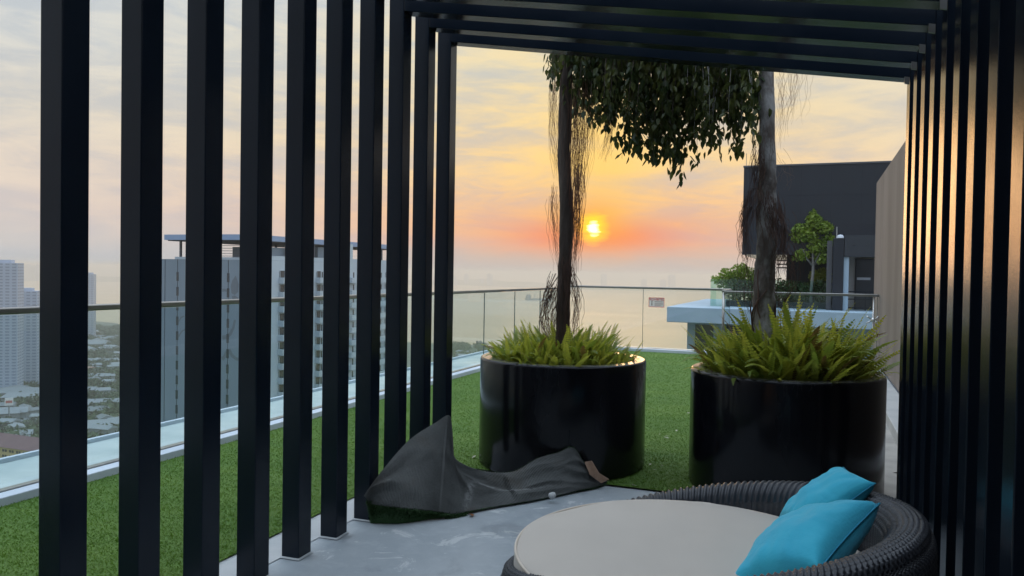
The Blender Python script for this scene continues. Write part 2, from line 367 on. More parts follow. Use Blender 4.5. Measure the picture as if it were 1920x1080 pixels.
# turf sheet as L shapes around the pergola floor
tz = 0.012
tm = MB()
tm.quad([(-4.45,-3.58,tz),(-2.68,-3.58,tz),(-2.68,14.3,tz),(-4.45,14.3,tz)])
tm.quad([(-2.68,5.12,tz),(0.46,5.12,tz),(0.46,14.3,tz),(-2.68,14.3,tz)])
structure('lawn', tm, TURF)
structure('floor', MB().quad([(-2.45,-3.58,0.0),(0.72,-3.58,0.0),(0.72,5.12,0.0),(-2.45,5.12,0.0)]), FLOORM)
structure('floor_edge', MB().quad([(-2.68,-3.58,0.004),(-2.45,-3.58,0.004),(-2.45,5.12,0.004),(-2.68,5.12,0.004)]), STRIPM)
structure('path', MB().quad([(0.46,5.12,0.004),(0.72,5.12,0.004),(0.72,13.2,0.004),(0.46,13.2,0.004)]), PATHM)
k = MB()
k.box(-4.56,-4.45,-3.55,14.41,-0.02,0.065); k.box(-4.45,-1.33,14.30,14.41,-0.02,0.065); k.box(-1.44,-1.33,13.30,14.30,-0.02,0.065); k.box(-1.33,0.97,13.30,13.41,-0.02,0.065)
structure('kerb', k, WHITE, bevel=0.006)
k = MB(); k.box(-5.30,-4.63,-3.55,14.9,-0.30,0.045); k.box(-4.63,-1.2,14.48,14.9,-0.30,0.045)
structure('ledge', k, LEDGE, bevel=0.008)
k = MB(); k.box(-5.34,-5.30,-3.55,14.94,-0.6,0.075)
structure('ledge_upstand', k, WHITE)
k = MB()
for a, b_ in ((-3.58, 1.0), (1.01, 4.3), (4.31, 7.6), (7.61, 10.9), (10.91, 13.28)): k.box(0.72, 0.975, a, b_, -0.02, 0.11)
structure('wall_kerb', k, pmat('kerb_concrete', (0.46,0.46,0.45), (0.36,0.37,0.37), 2.5, 0.7, bump=0.15), bevel=0.008)

# turf blades
def make_turf():
    N = 260000
    x = rng.uniform(-4.45, 0.46, N*3); y = rng.uniform(0.8, 14.3, N*3)
    ok = (x < -2.67) | (y > 5.12); d = np.hypot(x, y); ok &= rng.random(N*3) < np.clip((4.5/d)**1.3, 0, 1)
    x = x[ok][:N]; y = y[ok][:N]; n = len(x)
    a = rng.uniform(0, 2*np.pi, n); h = rng.uniform(0.006, 0.014, n); wd = rng.uniform(0.002, 0.0038, n)
    lx = rng.normal(0, 0.010, n); ly = rng.normal(0, 0.010, n)
    v = np.zeros((n, 3, 3), np.float32)
    v[:,0] = np.stack([x-np.cos(a)*wd, y-np.sin(a)*wd, np.full(n, tz)], 1)
    v[:,1] = np.stack([x+np.cos(a)*wd, y+np.sin(a)*wd, np.full(n, tz)], 1)
    v[:,2] = np.stack([x+lx, y+ly, tz+h], 1)
    me = fast_mesh('artificial_turf', v.reshape(-1, 3), np.arange(n*3), 3, BLADE)
    o = link(bpy.data.objects.new('artificial_turf', me))
    tag(o, 'short bright green artificial turf covering the terrace around the pergola', 'turf', kind='stuff')
make_turf()

# ================================================================== PERGOLA
BE = R(2.3); bx_ = Vector((math.cos(BE), math.sin(BE), 0)); by_ = Vector((-math.sin(BE), math.cos(BE), 0))
def make_pergola():
    root = thing('pergola', 'black steel pergola of close-set portal frames with a sloping slatted roof', 'pergola', (-0.9, 2.5, 0))
    W = 2.843; PW, PD = 0.100, 0.109; ZL, ZR = 3.03, 2.59; BH = 0.15
    sl = (ZR-ZL)/W
    def pt(o, t, d, z): q = o + bx_*t + by_*d; return (q.x-root.location.x, q.y-root.location.y, z)
    for k in range(-7, 10):
        o = Vector((-2.449, 1.8476+k*0.3257, 0))
        def pris(t0, t1, zb0, zb1, zt0, zt1, nm, bev):
            m = MB().hexa([pt(o,t0,0,zb0), pt(o,t1,0,zb1), pt(o,t1,PD,zb1), pt(o,t0,PD,zb0), pt(o,t0,0,zt0), pt(o,t1,0,zt1), pt(o,t1,PD,zt1), pt(o,t0,PD,zt0)])
            return m.build(nm, BLACK, root, bevel=bev)
        top = lambda t: ZL + sl*(t-PW) + BH
        pris(0, PW, 0.001, 0.001, top(0), top(PW), 'post', 0.004)
        pris(PW+W, 2*PW+W, 0.001, 0.001, top(PW+W), top(2*PW+W), 'post', 0.004)
        pris(PW+0.001, PW+W-0.001, ZL, ZR, top(PW), top(PW+W), 'beam', 0.004)
        if k >= 1:
            e_ = 0.009; MB().hexa([pt(o,-e_,-e_,0.0045), pt(o,PW+e_,-e_,0.0045), pt(o,PW+e_,PD+e_,0.0045), pt(o,-e_,PD+e_,0.0045), pt(o,0.002,0.002,0.012), pt(o,PW-.002,0.002,0.012), pt(o,PW-.002,PD-.002,0.012), pt(o,0.002,PD-.002,0.012)]).build('sealant', STRIPM, root)
        # pale weld clip at the inner right-hand corner
        c = MB(); c.hexa([pt(o,PW+W-0.03,-0.012,ZR-0.030), pt(o,PW+W-0.004,-0.012,ZR-0.036), pt(o,PW+W-0.004,-0.001,ZR-0.036), pt(o,PW+W-0.03,-0.001,ZR-0.030),
                          pt(o,PW+W-0.03,-0.012,ZR+0.010), pt(o,PW+W-0.004,-0.012,ZR+0.004), pt(o,PW+W-0.004,-0.001,ZR+0.004), pt(o,PW+W-0.03,-0.001,ZR+0.010)])
        c.build('bracket', STEEL, root)
    return root
make_pergola()

# ================================================================== RIGHT-HAND WALL
def make_wall():
    root = thing('concrete_wall', 'tall brown concrete wall beyond the slatted posts, taupe with vertical joints', 'wall', (1.1, 7, 0))
    ys = [-3.59, 1.0, 5.0, 9.0, 13.05, 14.5]
    for i in range(5):
        MB().box(-0.115, 0.12, ys[i]+0.006-7, ys[i+1]-0.006-7, 0.112 if i < 4 else -0.6, 3.085).build('panel', CONC, root, bevel=0.006)
    MB().box(-0.09, 0.10, -9.5, 7.4, 0.112, 3.06).build('core', APTD, root)
make_wall()

def make_unseen_front():  # unseen front added behind the camera to darken reflections in posts and planters
    root = thing('unseen_front', 'unseen dark building front added behind the pergola to darken reflections', 'building', (0, -3.6, 0))
    MB().box(-5.3, 5.5, -0.3, 0.0, -0.02, 3.5).build('wall', DARKB, root)
    for i in range(4): MB().box(-3.6+1.3*i, -2.4+1.3*i, 0.002, 0.05, 0.05, 2.5).build('added_door', WIN, root)
make_unseen_front()

# ================================================================== BALUSTRADES
def balustrade(name, label, p0, p1, ztop, npan, first=0.0, posts=(), glass=None):
    p0 = Vector(p0); p1 = Vector(p1); L = (p1-p0).length; a = math.atan2((p1-p0).y, (p1-p0).x)
    root = thing(name, label, 'balustrade', (p0.x, p0.y, 0), a)
    wd = L/npan
    me = MB().box(0.004, wd-0.004, -0.006, 0.006, 0.03, ztop-0.045).mesh('pane', glass or GLASS)
    eg = MB().box(-0.0035, 0.0035, -0.0065, 0.0065, 0.03, ztop-0.045).mesh('pane_edge', pmat('glass_edge', (0.10,0.13,0.12), None, 1, 0.4))
    for i in range(npan):
        p = inst('pane', me, root, (i*wd, 0, 0))
        inst('pane_edge', eg, p, (wd, 0, 0))
    r = MB(); r.box(-0.02, L+0.02, -0.030, 0.030, ztop-0.042, ztop)
    r.build('handrail', STEEL, root, bevel=0.008)
    MB().box(0, L, -0.028, 0.028, 0.025, 0.072).build('base_channel', STEEL, root, bevel=0.004)
    for s_ in posts:
        MB().tube([(s_, 0, 0.03), (s_, 0, ztop-0.04)], 0.022, 10).build('post', STEEL, root, smooth=True)
    return root
bl = balustrade('glass_balustrade', 'long glass balustrade along the left kerb with flat metal handrail, city beyond', (-4.595, -2.10), (-4.595, 14.445), 1.185, 13, glass=GLASST)
bb = balustrade('glass_balustrade', 'glass balustrade facing the sunset sea, red notice on one pane', (-4.56, 14.445), (-1.385, 14.445), 1.225, 2)
bj = balustrade('glass_balustrade', 'single glass pane returning beside the leaning trunk, where the railing steps closer', (-1.385, 14.41), (-1.385, 13.36), 1.22, 1, posts=(1.05,))
br = balustrade('glass_balustrade', 'short glass balustrade behind the ferns ending at the brown wall', (-1.36, 13.355), (0.965, 13.355), 1.205, 2)
# wall bracket and cable at the wall end of the short run
br_r = br
MB().tube([(2.27, 0, 0.08), (2.27, 0, 1.16)], 0.012, 8).build('end_post', pmat('bright_steel', (0.6,0.6,0.6), None, 1, 0.3, metal=0.8), br, smooth=True)
c = MB()
for dz_ in (-0.03, 0.03):
    c.tube([(2.27,-0.01,0.80), (2.21,-0.03,0.80+dz_), (2.17,-0.03,0.80+dz_*2)], 0.011, 6); c.tube([(2.27,-0.01,0.80), (2.32,-0.03,0.80+dz_), (2.34,-0.03,0.80+dz_*2)], 0.011, 6)
c.tube([(2.27,-0.03,0.80), (2.27,0.03,0.80)], 0.035, 10)
c.build('spider_clamp', MATS['bright_steel'], br, smooth=True)
# warning notice on the back glass
nt = thing('notice', 'small red and white prohibition notice stuck on the sea-facing glass', 'notice', (-2.717, 14.43, 0.937))
REDM = pmat('notice_red', (0.72,0.045,0.045), None, 1, 0.5); PINK = pmat('notice_white', (0.86,0.78,0.75), None, 1, 0.5); INK = pmat('notice_ink', (0.16,0.06,0.06), None, 1, 0.6)
MB().box(-0.146,0.146,-0.0020,0.002,-0.09,0.09).build('sheet', PINK, nt)
bd = MB(); bd.box(-0.146,0.146,-0.0045,-0.0025,0.082,0.09); bd.box(-0.146,0.146,-0.0045,-0.0025,-0.09,-0.082); bd.box(-0.146,-0.138,-0.0045,-0.0025,-0.082,0.082); bd.box(0.138,0.146,-0.0045,-0.0025,-0.082,0.082)
bd.build('border', REDM, nt)
tcu = bpy.data.curves.new('heading', 'FONT'); tcu.body = 'PROHIBITED'; tcu.size = 0.056; tcu.align_x = 'CENTER'; tcu.extrude = 0.0005
tmp_ = bpy.data.objects.new('heading_curve', tcu); hme = bpy.data.meshes.new_from_object(tmp_); bpy.data.objects.remove(tmp_)
to = bpy.data.objects.new('heading', hme); link(to, nt); to.location = (0, -0.005, 0.036); to.rotation_euler = (R(90), 0, 0); hme.materials.clear(); hme.materials.append(REDM); to.scale = (0.95, 1, 1)
ln = MB(); ln.box(-0.035,0.115,-0.0045,-0.0025,0.006,0.018); ln.box(-0.035,0.12,-0.0045,-0.0025,-0.024,-0.016); ln.box(-0.035,0.12,-0.0045,-0.0025,-0.046,-0.038); ln.box(-0.035,0.08,-0.0045,-0.0025,-0.066,-0.058)
ln.build('small_lines', pmat('notice_grey', (0.42,0.30,0.28), None, 1, .6), nt)
pc = MB(); pc.box(-0.092,-0.080,-0.0045,-0.0025,-0.045,0.005); pc.box(-0.100,-0.072,-0.0045,-0.0025,-0.056,-0.047); pc.lathe([(0.0,0.0),(0.010,0.0)], 10)
pc.v = [(x, y, z) if i < 16 else (x-0.086, -0.004, y+0.020) for i, (x, y, z) in enumerate(pc.v)]
pc.build('pictogram', INK, nt)

# ================================================================== PLANTERS
P1, P2 = (-1.765, 5.61), (-0.160, 5.585); PR, PH = 0.63, 0.80
def make_planter(loc, label):
    root = thing('planter', label, 'planter', (loc[0], loc[1], 0.013), 0, 'black round planters')
    prof = [(0.0,0.0),(PR-0.02,0.0),(PR-0.006,0.006),(PR,0.02),(PR,PH-0.02),(PR-0.004,PH-0.006),(PR-0.014,PH)]
    MB().lathe(prof, 128).build('shell', POT, root, smooth=True)
    prof = [(PR-0.014,PH+0.0005),(PR-0.085,PH+0.0005),(PR-0.093,PH-0.008),(PR-0.095,PH-0.12)]
    MB().lathe(prof, 128).build('rim', pmat('planter_rim', (0.16,0.155,0.15), (0.22,0.21,0.20), 3, 0.12, 0.22, coat=0.3), root, smooth=False)
    rows = []
    for i in range(7):
        r = (PR-0.096)*i/6; rows.append([(r*math.cos(a), r*math.sin(a), PH-0.075+0.02*mnoise.noise(Vector((r*9*math.cos(a), r*9*math.sin(a), 2)))+0.05*(1-i/6)) for a in [2*math.pi*j/40 for j in range(41)]])
    MB().grid(rows).build('soil', SOIL, root, smooth=True)
    return root
make_planter(P1, 'glossy black round planter behind the folded turf, dark straight trunk rising from it')
make_planter(P2, 'glossy black round planter beside the slatted posts, grey root-wrapped trunk rising from it')

# ---- ferns
def frond_mesh(name, L, wid, droop, mat, seed, n=24):
    rr = random.Random(seed); mb = MB(); pts = []
    for i in range(n+1):
        t = i/n; pts.append(Vector((L*(t*0.42 + 0.10*t*t), 0.02*math.sin(3*t+seed), L*(1.16*t - droop*t*t))))
    for i in range(1, n):
        t = i/n; p = pts[i]; d = (pts[i+1]-pts[i-1]).normalized(); side = Vector((0,1,0)); nrm = d.cross(side)
        wl = wid*(math.sin(math.pi*min(1, t*0.9+0.12))**0.6)*(1.0-0.35*t)*rr.uniform(0.85, 1.1); hw = L/n*0.41
        for s_ in (-1, 1):
            tip = p + side*s_*wl + d*wl*0.35 + nrm*(-0.25*wl*rr.uniform(0.2, 1.2))
            a = p - d*hw; b = p + d*hw; mid = (p+tip)*0.5 + nrm*0.12*wl
            mb.quad([a, mid-d*hw*0.9, tip, mid+d*hw*0.9, b])
    mb.tube(pts[::4] + [pts[-1]], [0.0022*(1-0.8*k/5) for k in range(len(pts[::4])+1)], 3, cap=False)
    return mb.mesh(name, mat)
def make_ferns(c, label, hscale, seed, sizes):
    rr = random.Random(seed)
    root = thing('fern_bed', label, 'ferns', (c[0], c[1], PH-0.055), 0, 'ferns in the planters')
    mats = [FERN, FERN2, FERN, FERN2, FERN3, FERN]
    prot = [frond_mesh('frond', 1.0, rr.uniform(0.07, 0.105), dr, mats[i], seed+i) for i, dr in enumerate((0.28, 0.42, 0.60, 0.80, 0.45, 0.18))]
    fill = []
    def place(obj):
        while True:
            x, y = rr.uniform(-1, 1), rr.uniform(-1, 1)
            if x*x+y*y <= 1: break
        r = math.hypot(x, y); R0 = PR-0.11; x *= R0; y *= R0
        out = math.atan2(y, x) + rr.gauss(0, 0.9)
        L = hscale*rr.uniform(0.5, 1.0)*(0.80+0.35*(1-r*r))*(1.0 if not sizes else sizes(x, y))
        k = rr.choices(range(6), weights=(4, 5, 4, 3, 1.0, 3))[0]
        tilt = rr.uniform(-0.34, 0.22) + (0.12*r) + (0.22 if r > 0.85 and rr.random() < 0.35 else 0)
        if obj:
            o = inst('frond', prot[k], root, (x, y, rr.uniform(-0.02, 0.02)), (rr.gauss(0, 0.25), tilt, out), (L, L*rr.uniform(0.8, 1.3), L))
        else: fill.append((k, Matrix.Translation((x, y, 0)) @ Matrix.Rotation(out, 4, 'Z') @ Matrix.Rotation(tilt, 4, 'Y') @ Matrix.Rotation(rr.gauss(0, .25), 4, 'X') @ Matrix.Scale(L*0.8, 4)))
    for i in range(285): place(True)
    for i in range(620): place(False)
    mb = MB()
    for k, m in fill:
        me = prot[k]; i0 = len(mb.v)
        mb.v += [tuple(m @ v.co) for v in me.vertices]
        for p in me.polygons: mb.f.append(tuple(i0+q for q in p.vertices)); mb.mi.append(k % 2)
    f = mb.build('fronds', [FERN, FERN2], root); f['kind'] = 'stuff'
make_ferns(P1, 'low sword ferns filling the planter behind the folded turf', 0.38, 5, lambda x, y: 1.0 - 0.25*(x > 0.35) - 0.25*(x < -.45))
make_ferns(P2, 'tall bushy sword ferns filling the planter beside the slatted posts', 0.60, 31, lambda x, y: 1.0 - 0.12*(x < -0.25) - 0.12*(x > 0.35))

# ---- trees
def leaf_mesh(mat):
    mb = MB(); L = 1.0; Wd = 0.27
    mid = [(0,0,0), (0,-0.02,-0.33), (0,-0.03,-0.68), (0,0.03,-1.0)]
    for s_ in (-1, 1):
        e1 = (s_*Wd*0.92, 0.07, -0.26); e2 = (s_*Wd*0.80, 0.06, -0.60)
        mb.quad([mid[0], e1, mid[1]][::s_]); mb.quad([mid[1], e1, e2, mid[2]][::s_]); mb.quad([mid[2], e2, mid[3]][::s_])
    return mb.mesh('leaf', mat)
LEAFM = leaf_mesh(LEAF)
LV = np.array([v.co for v in LEAFM.vertices]); LF = [tuple(p.vertices) for p in LEAFM.polygons]
def strands(name, spec, mat, parent, seed):
    """thin aerial roots: spec = (x, y, z_top, z_bottom, spread, count, radius, outward)"""
    rr = random.Random(seed); mb = MB()
    for (x, y, zt, zb, sp, cnt, rad, drift, lean) in spec:
        for i in range(int(cnt*(0.55 if rad < 0.0022 else 0.42 if seed < 12 else 0.27))):
            px, py = x + rr.gauss(0, sp*1.25), y + rr.gauss(0, sp*1.6); z0 = zt + rr.uniform(-0.12, 0.05); z1 = zb + abs(rr.gauss(0, 0.35*(zt-zb)*0.6))
            if z1 > z0-0.1: z1 = z0-0.1
            n = 9; ph = rr.uniform(0, 6); amp = rr.uniform(0.004, 0.018); path = []
            for k in range(n+1):
                t = k/n; z = z0 + (z1-z0)*t
                px2 = px + lean*t + amp*math.sin(ph+t*9) + drift*math.sin(t*math.pi)*rr.uniform(0.7, 1.3)*0.3 + rr.gauss(0, 0.003)
                path.append((px2, py + amp*math.cos(ph*1.7+t*8), z))
            mb.tube(path, [rad*0.62*(1-0.5*k/n) for k in range(n+1)], 3, cap=False)
    return mb.build(name, mat, parent)
def make_tree(c, label, path, rads, bark, twigs, crownspec, seed, nleaf, roots):
    rr = random.Random(seed)
    root = thing('fig_tree', label, 'tree', (c[0], c[1], PH-0.04), 0, 'weeping figs in planters')
    off = Vector((c[0], c[1], PH-0.04))
    # trunk with knotted surface
    n = 18; pp = [Vector(p)-off for p in path]; dense = []; dr = []
    for i in range(len(pp)-1):
        for k in range(5):
            t = k/5; dense.append(pp[i].lerp(pp[i+1], t)); dr.append(rads[i]+(rads[i+1]-rads[i])*t)
    dense.append(pp[-1]); dr.append(rads[-1])
    rows = []
    for i, (p, r) in enumerate(zip(dense, dr)):
        row = []
        for j in range(n+1):
            a = 2*math.pi*(j % n)/n; q = 1 + 0.26*mnoise.noise(Vector((math.cos(a)*1.6, math.sin(a)*1.6, p.z*6+seed))) + 0.14*mnoise.noise(Vector((math.cos(a)*4, math.sin(a)*4, p.z*16)))
            row.append((p.x+r*q*math.cos(a), p.y+r*q*math.sin(a), p.z))
        rows.append(row)
    MB().grid(rows).build('trunk', bark, root, smooth=True)
    # creeping roots clinging to the trunk
    for q_ in range(9):
        a0 = rr.uniform(0, 6.28); tw_ = rr.choice((-1, 1))*rr.uniform(0.5, 2.6); i0_ = rr.randint(0, 6); i1_ = min(len(dense)-8, i0_+rr.randint(10, 26)); pth = []
        for i in range(i0_, i1_+1):
            f_ = (i-i0_)/max(1, i1_-i0_); a = a0 + tw_*f_ + 0.35*math.sin(f_*9+q_); rdd = dr[i]*(1.02 + 0.12*math.sin(f_*7+q_*2))
            pth.append((dense[i].x+rdd*math.cos(a), dense[i].y+rdd*math.sin(a), dense[i].z))
        if len(pth) > 3: MB().tube(pth, [rr.uniform(0.005, 0.010)*(1-0.5*k_/len(pth)) for k_ in range(len(pth))], 6).build('clinging_root', ROOTD, root, smooth=True)
    # limbs
    tips = []
    top = dense[-1]; start = dense[-6]
    for i, (ax, ay, az_) in enumerate(crownspec):
        e = Vector((ax, ay, az_)) - off; m = start.lerp(e, 0.5) + Vector((rr.gauss(0,.06), rr.gauss(0,.06), 0.16))
        MB().tube([start, start.lerp(m, .5)+Vector((0,0,.05)), m, m.lerp(e, .55)+Vector((rr.gauss(0,.03), rr.gauss(0,.03), 0.03)), e], [0.034, 0.028, 0.021, 0.015, 0.008], 7).build('limb', bark, root, smooth=True)
        tips += [m, m.lerp(e, .5), e]
    # drooping twigs and leaves
    tw = MB(); mats = []; singles = []
    def leafat(p, s_, front):
        yaw = rr.uniform(0, 2*math.pi); tilt = rr.gauss(0.25, 0.35)
        M = Matrix.Translation(p) @ Matrix.Rotation(yaw, 4, 'Z') @ Matrix.Rotation(tilt, 4, 'X') @ Matrix.Rotation(rr.gauss(0, 0.25), 4, 'Y') @ Matrix.Scale(s_, 4)
        if front and len(singles) < 290: singles.append(M)
        else: mats.append(M)
    for (x, y, zt, zb, cnt, low) in twigs:
        for i in range(cnt):
            p0 = Vector((x+rr.gauss(0,.05), y+rr.gauss(0,.10), zt+rr.uniform(-.1,.15)))-off; zb_ = zb - 0.06 + abs(rr.gauss(0, 0.09)) + (0 if i < 3 else rr.uniform(0, (zt-zb)*0.5)) - off.z
            L = p0.z-zb_
            if L < 0.05: continue
            dx_, dy_ = rr.gauss(0, 0.07), rr.gauss(0, 0.07); path_ = []
            for k in range(7):
                t = k/6; path_.append(p0 + Vector((dx_*math.sin(t*1.6), dy_*math.sin(t*1.6), -L*t)))
            tw.tube(path_, [0.0035*(1-0.7*k/6) for k in range(7)], 3, cap=False)
            m = max(3, int(L/0.017))
            for k in range(m):
                t = (k+1)/m; i_ = min(int(t*6), 5); q = path_[i_].lerp(path_[i_+1], t*6-i_) + Vector((rr.gauss(0,.028), rr.gauss(0,.028), rr.gauss(0,.012)))
                leafat(q, rr.uniform(0.048, 0.080), low and t > 0.5)
    for i in range(nleaf):
        b = rr.choice(tips); q = b + Vector((rr.gauss(0,.17), rr.gauss(0,.20), rr.gauss(0,.12)))
        if q.z + off.z < 3.12: continue
        leafat(q, rr.uniform(0.05, 0.085), False)
    tw.build('twigs', bark, root)['kind'] = 'stuff'
    A = np.array([[list(r) for r in m] for m in mats]); V = np.concatenate([LV, np.ones((len(LV),1))], 1)
    allv = np.einsum('nij,kj->nki', A, V)[:, :, :3].reshape(-1, 3); K = len(LV)
    f3 = [f for f in LF if len(f) == 3]; f4 = [f for f in LF if len(f) == 4]
    tri = f3 + [(a, b, c_) for a, b, c_, d in f4] + [(a, c_, d) for a, b, c_, d in f4]
    tri = np.array(tri); idx = (np.arange(len(mats))*K)[:, None, None] + tri[None]
    me = fast_mesh('crown', allv, idx.ravel(), 3, LEAF); link(bpy.data.objects.new('crown', me), root)
    for M in singles:
        o = bpy.data.objects.new('leaf', LEAFM); o.matrix_local = M; link(o, root)
    for nm, spec, mt in roots:
        sp = [(a-off.x, b-off.y, z0-off.z, z1-off.z, *r) for (a, b, z0, z1, *r) in spec]
        ro = strands(nm, sp, mt, root, seed+7)
        ro['kind'] = 'stuff'
    return root
y1, y2 = 5.61, 5.585
tw1 = [(-1.86,5.55,3.2,3.05,2,0), (-1.78,5.5,3.2,2.95,5,0), (-1.71,5.6,3.25,2.9,7,0), (-1.66,5.6,3.2,2.80,8,0), (-1.60,5.55,3.2,2.70,9,1), (-1.53,5.6,3.2,2.66,9,1), (-1.46,5.6,3.2,2.58,9,1),
       (-1.39,5.6,3.2,2.60,9,1), (-1.32,5.6,3.2,2.57,9,1), (-1.25,5.55,3.2,2.40,9,1), (-1.19,5.6,3.2,2.30,10,1), (-1.12,5.55,3.2,2.42,10,1), (-1.05,5.6,3.2,2.28,10,1), (-0.98,5.6,3.2,2.32,9,1), (-0.92,5.55,3.2,2.17,6,1), (-0.87,5.6,3.2,2.55,9,1)]
tw2 = [(-0.81,5.6,3.2,2.50,9,1), (-0.75,5.55,3.2,2.46,9,1), (-0.69,5.6,3.2,2.52,9,1), (-0.63,5.6,3.2,2.34,9,1), (-0.57,5.55,3.2,2.40,9,1), (-0.51,5.6,3.15,2.45,9,1), (-0.46,5.6,3.1,2.50,7,1), (-0.42,5.6,3.0,2.75,4,1), (-0.26,5.6,3.0,2.86,1,0)]
make_tree(P1, 'weeping fig with dark straight trunk and hanging root hairs, sun setting beside it', [(-1.775,y1,0.72),(-1.77,y1,0.95),(-1.765,y1,1.4),(-1.76,y1,1.9),(-1.785,y1,2.35),(-1.78,y1,2.75),(-1.785,y1,3.25),(-1.74,y1+.03,3.5)],
          [0.066,0.054,0.049,0.048,0.047,0.045,0.042,0.03], BARK1, tw1,
          [(-2.2,5.7,3.75),(-1.35,5.5,3.45),(-1.0,5.7,3.4),(-1.7,6.2,3.8),(-1.9,5.3,4.0),(-1.2,5.9,3.9),(-2.1,6.0,3.9)], 3, 2300,
          [('aerial_roots', [(-1.86,5.60,3.02,2.15,0.020,70,0.0016,-0.10,0.03), (-1.63,5.60,2.9,2.05,0.040,150,0.0017,0.08,-0.04), (-1.69,5.60,2.8,1.65,0.018,90,0.0019,0.05,-0.01), (-1.42,5.60,2.66,2.28,0.018,55,0.0015,0.02,-0.05), (-1.66,5.58,2.25,1.42,0.016,110,0.0026,0.02,-0.02), (-1.86,5.60,2.1,1.45,0.020,55,0.0018,-0.08,0.06), (-1.55,5.6,2.75,2.35,0.03,40,0.0013,0,0)], ROOTM),
           ('root_skirt', [(-1.835,5.56,1.42,0.85,0.016,70,0.0038,-0.22,-0.015), (-1.70,5.58,1.5,0.88,0.016,60,0.0030,0.12,0.03), (-1.74,5.55,1.55,0.85,0.02,60,0.0035,0.02,0.0), (-1.81,5.55,1.3,0.85,0.02,50,0.0035,-0.08,0.0)], ROOTD)])
make_tree(P2, 'weeping fig with pale grey knotted trunk wrapped in brown root mats, black block behind', [(-0.285,y2,0.70),(-0.29,y2,0.95),(-0.305,y2,1.15),(-0.315,y2,1.32),(-0.30,y2,1.55),(-0.295,y2,1.72),(-0.305,y2,1.9),(-0.30,y2,2.15),(-0.315,y2,2.45),(-0.325,y2,2.85),(-0.33,y2,3.25),(-0.36,y2,3.5)],
          [0.105,0.092,0.082,0.070,0.068,0.066,0.060,0.057,0.053,0.051,0.045,0.03], BARK2, tw2,
          [(-0.9,5.5,3.4),(-0.6,5.7,3.45),(0.25,5.5,3.7),(-0.3,6.2,3.8),(-0.5,5.2,4.0),(0.1,5.9,4.0),(-0.8,6.0,3.8)], 8, 2000,
          [('fine_roots', [(-0.375,5.56,1.45,0.95,0.02,40,0.0022,-0.06,0.02), (-0.23,5.56,1.55,1.0,0.02,40,0.0022,0.08,0.02), (-0.33,5.50,2.5,2.0,0.03,70,0.0022,0.0,0.0), (-0.375,5.55,2.35,1.95,0.012,50,0.0022,-0.05,0.0)], ROOTD), ('aerial_roots', [(-0.14,5.6,2.95,2.45,0.040,60,0.0013,0.05,-0.03), (-0.235,5.6,2.8,2.3,0.02,25,0.0013,0.05,0.02), (-0.38,5.6,2.7,2.3,0.015,10,0.0012,-0.06,0), (-0.23,5.6,2.3,2.05,0.03,14,0.0014,0.1,0.03)], ROOTM),
           ('root_mat', [(-0.395,5.55,2.02,1.52,0.016,160,0.0028,-0.14,-0.01), (-0.34,5.52,2.3,1.75,0.012,90,0.003,-0.03,-0.03), (-0.25,5.52,1.95,1.45,0.028,190,0.0032,0.10,0.03), (-0.29,5.51,2.0,1.6,0.022,120,0.0032,0.0,0.03), (-0.20,5.54,1.75,1.22,0.018,75,0.003,0.26,0.02), (-0.41,5.58,1.62,1.08,0.02,50,0.0024,-0.12,0.03), (-0.21,5.58,1.35,0.95,0.02,35,0.0024,0.14,0.05)], ROOTD)])

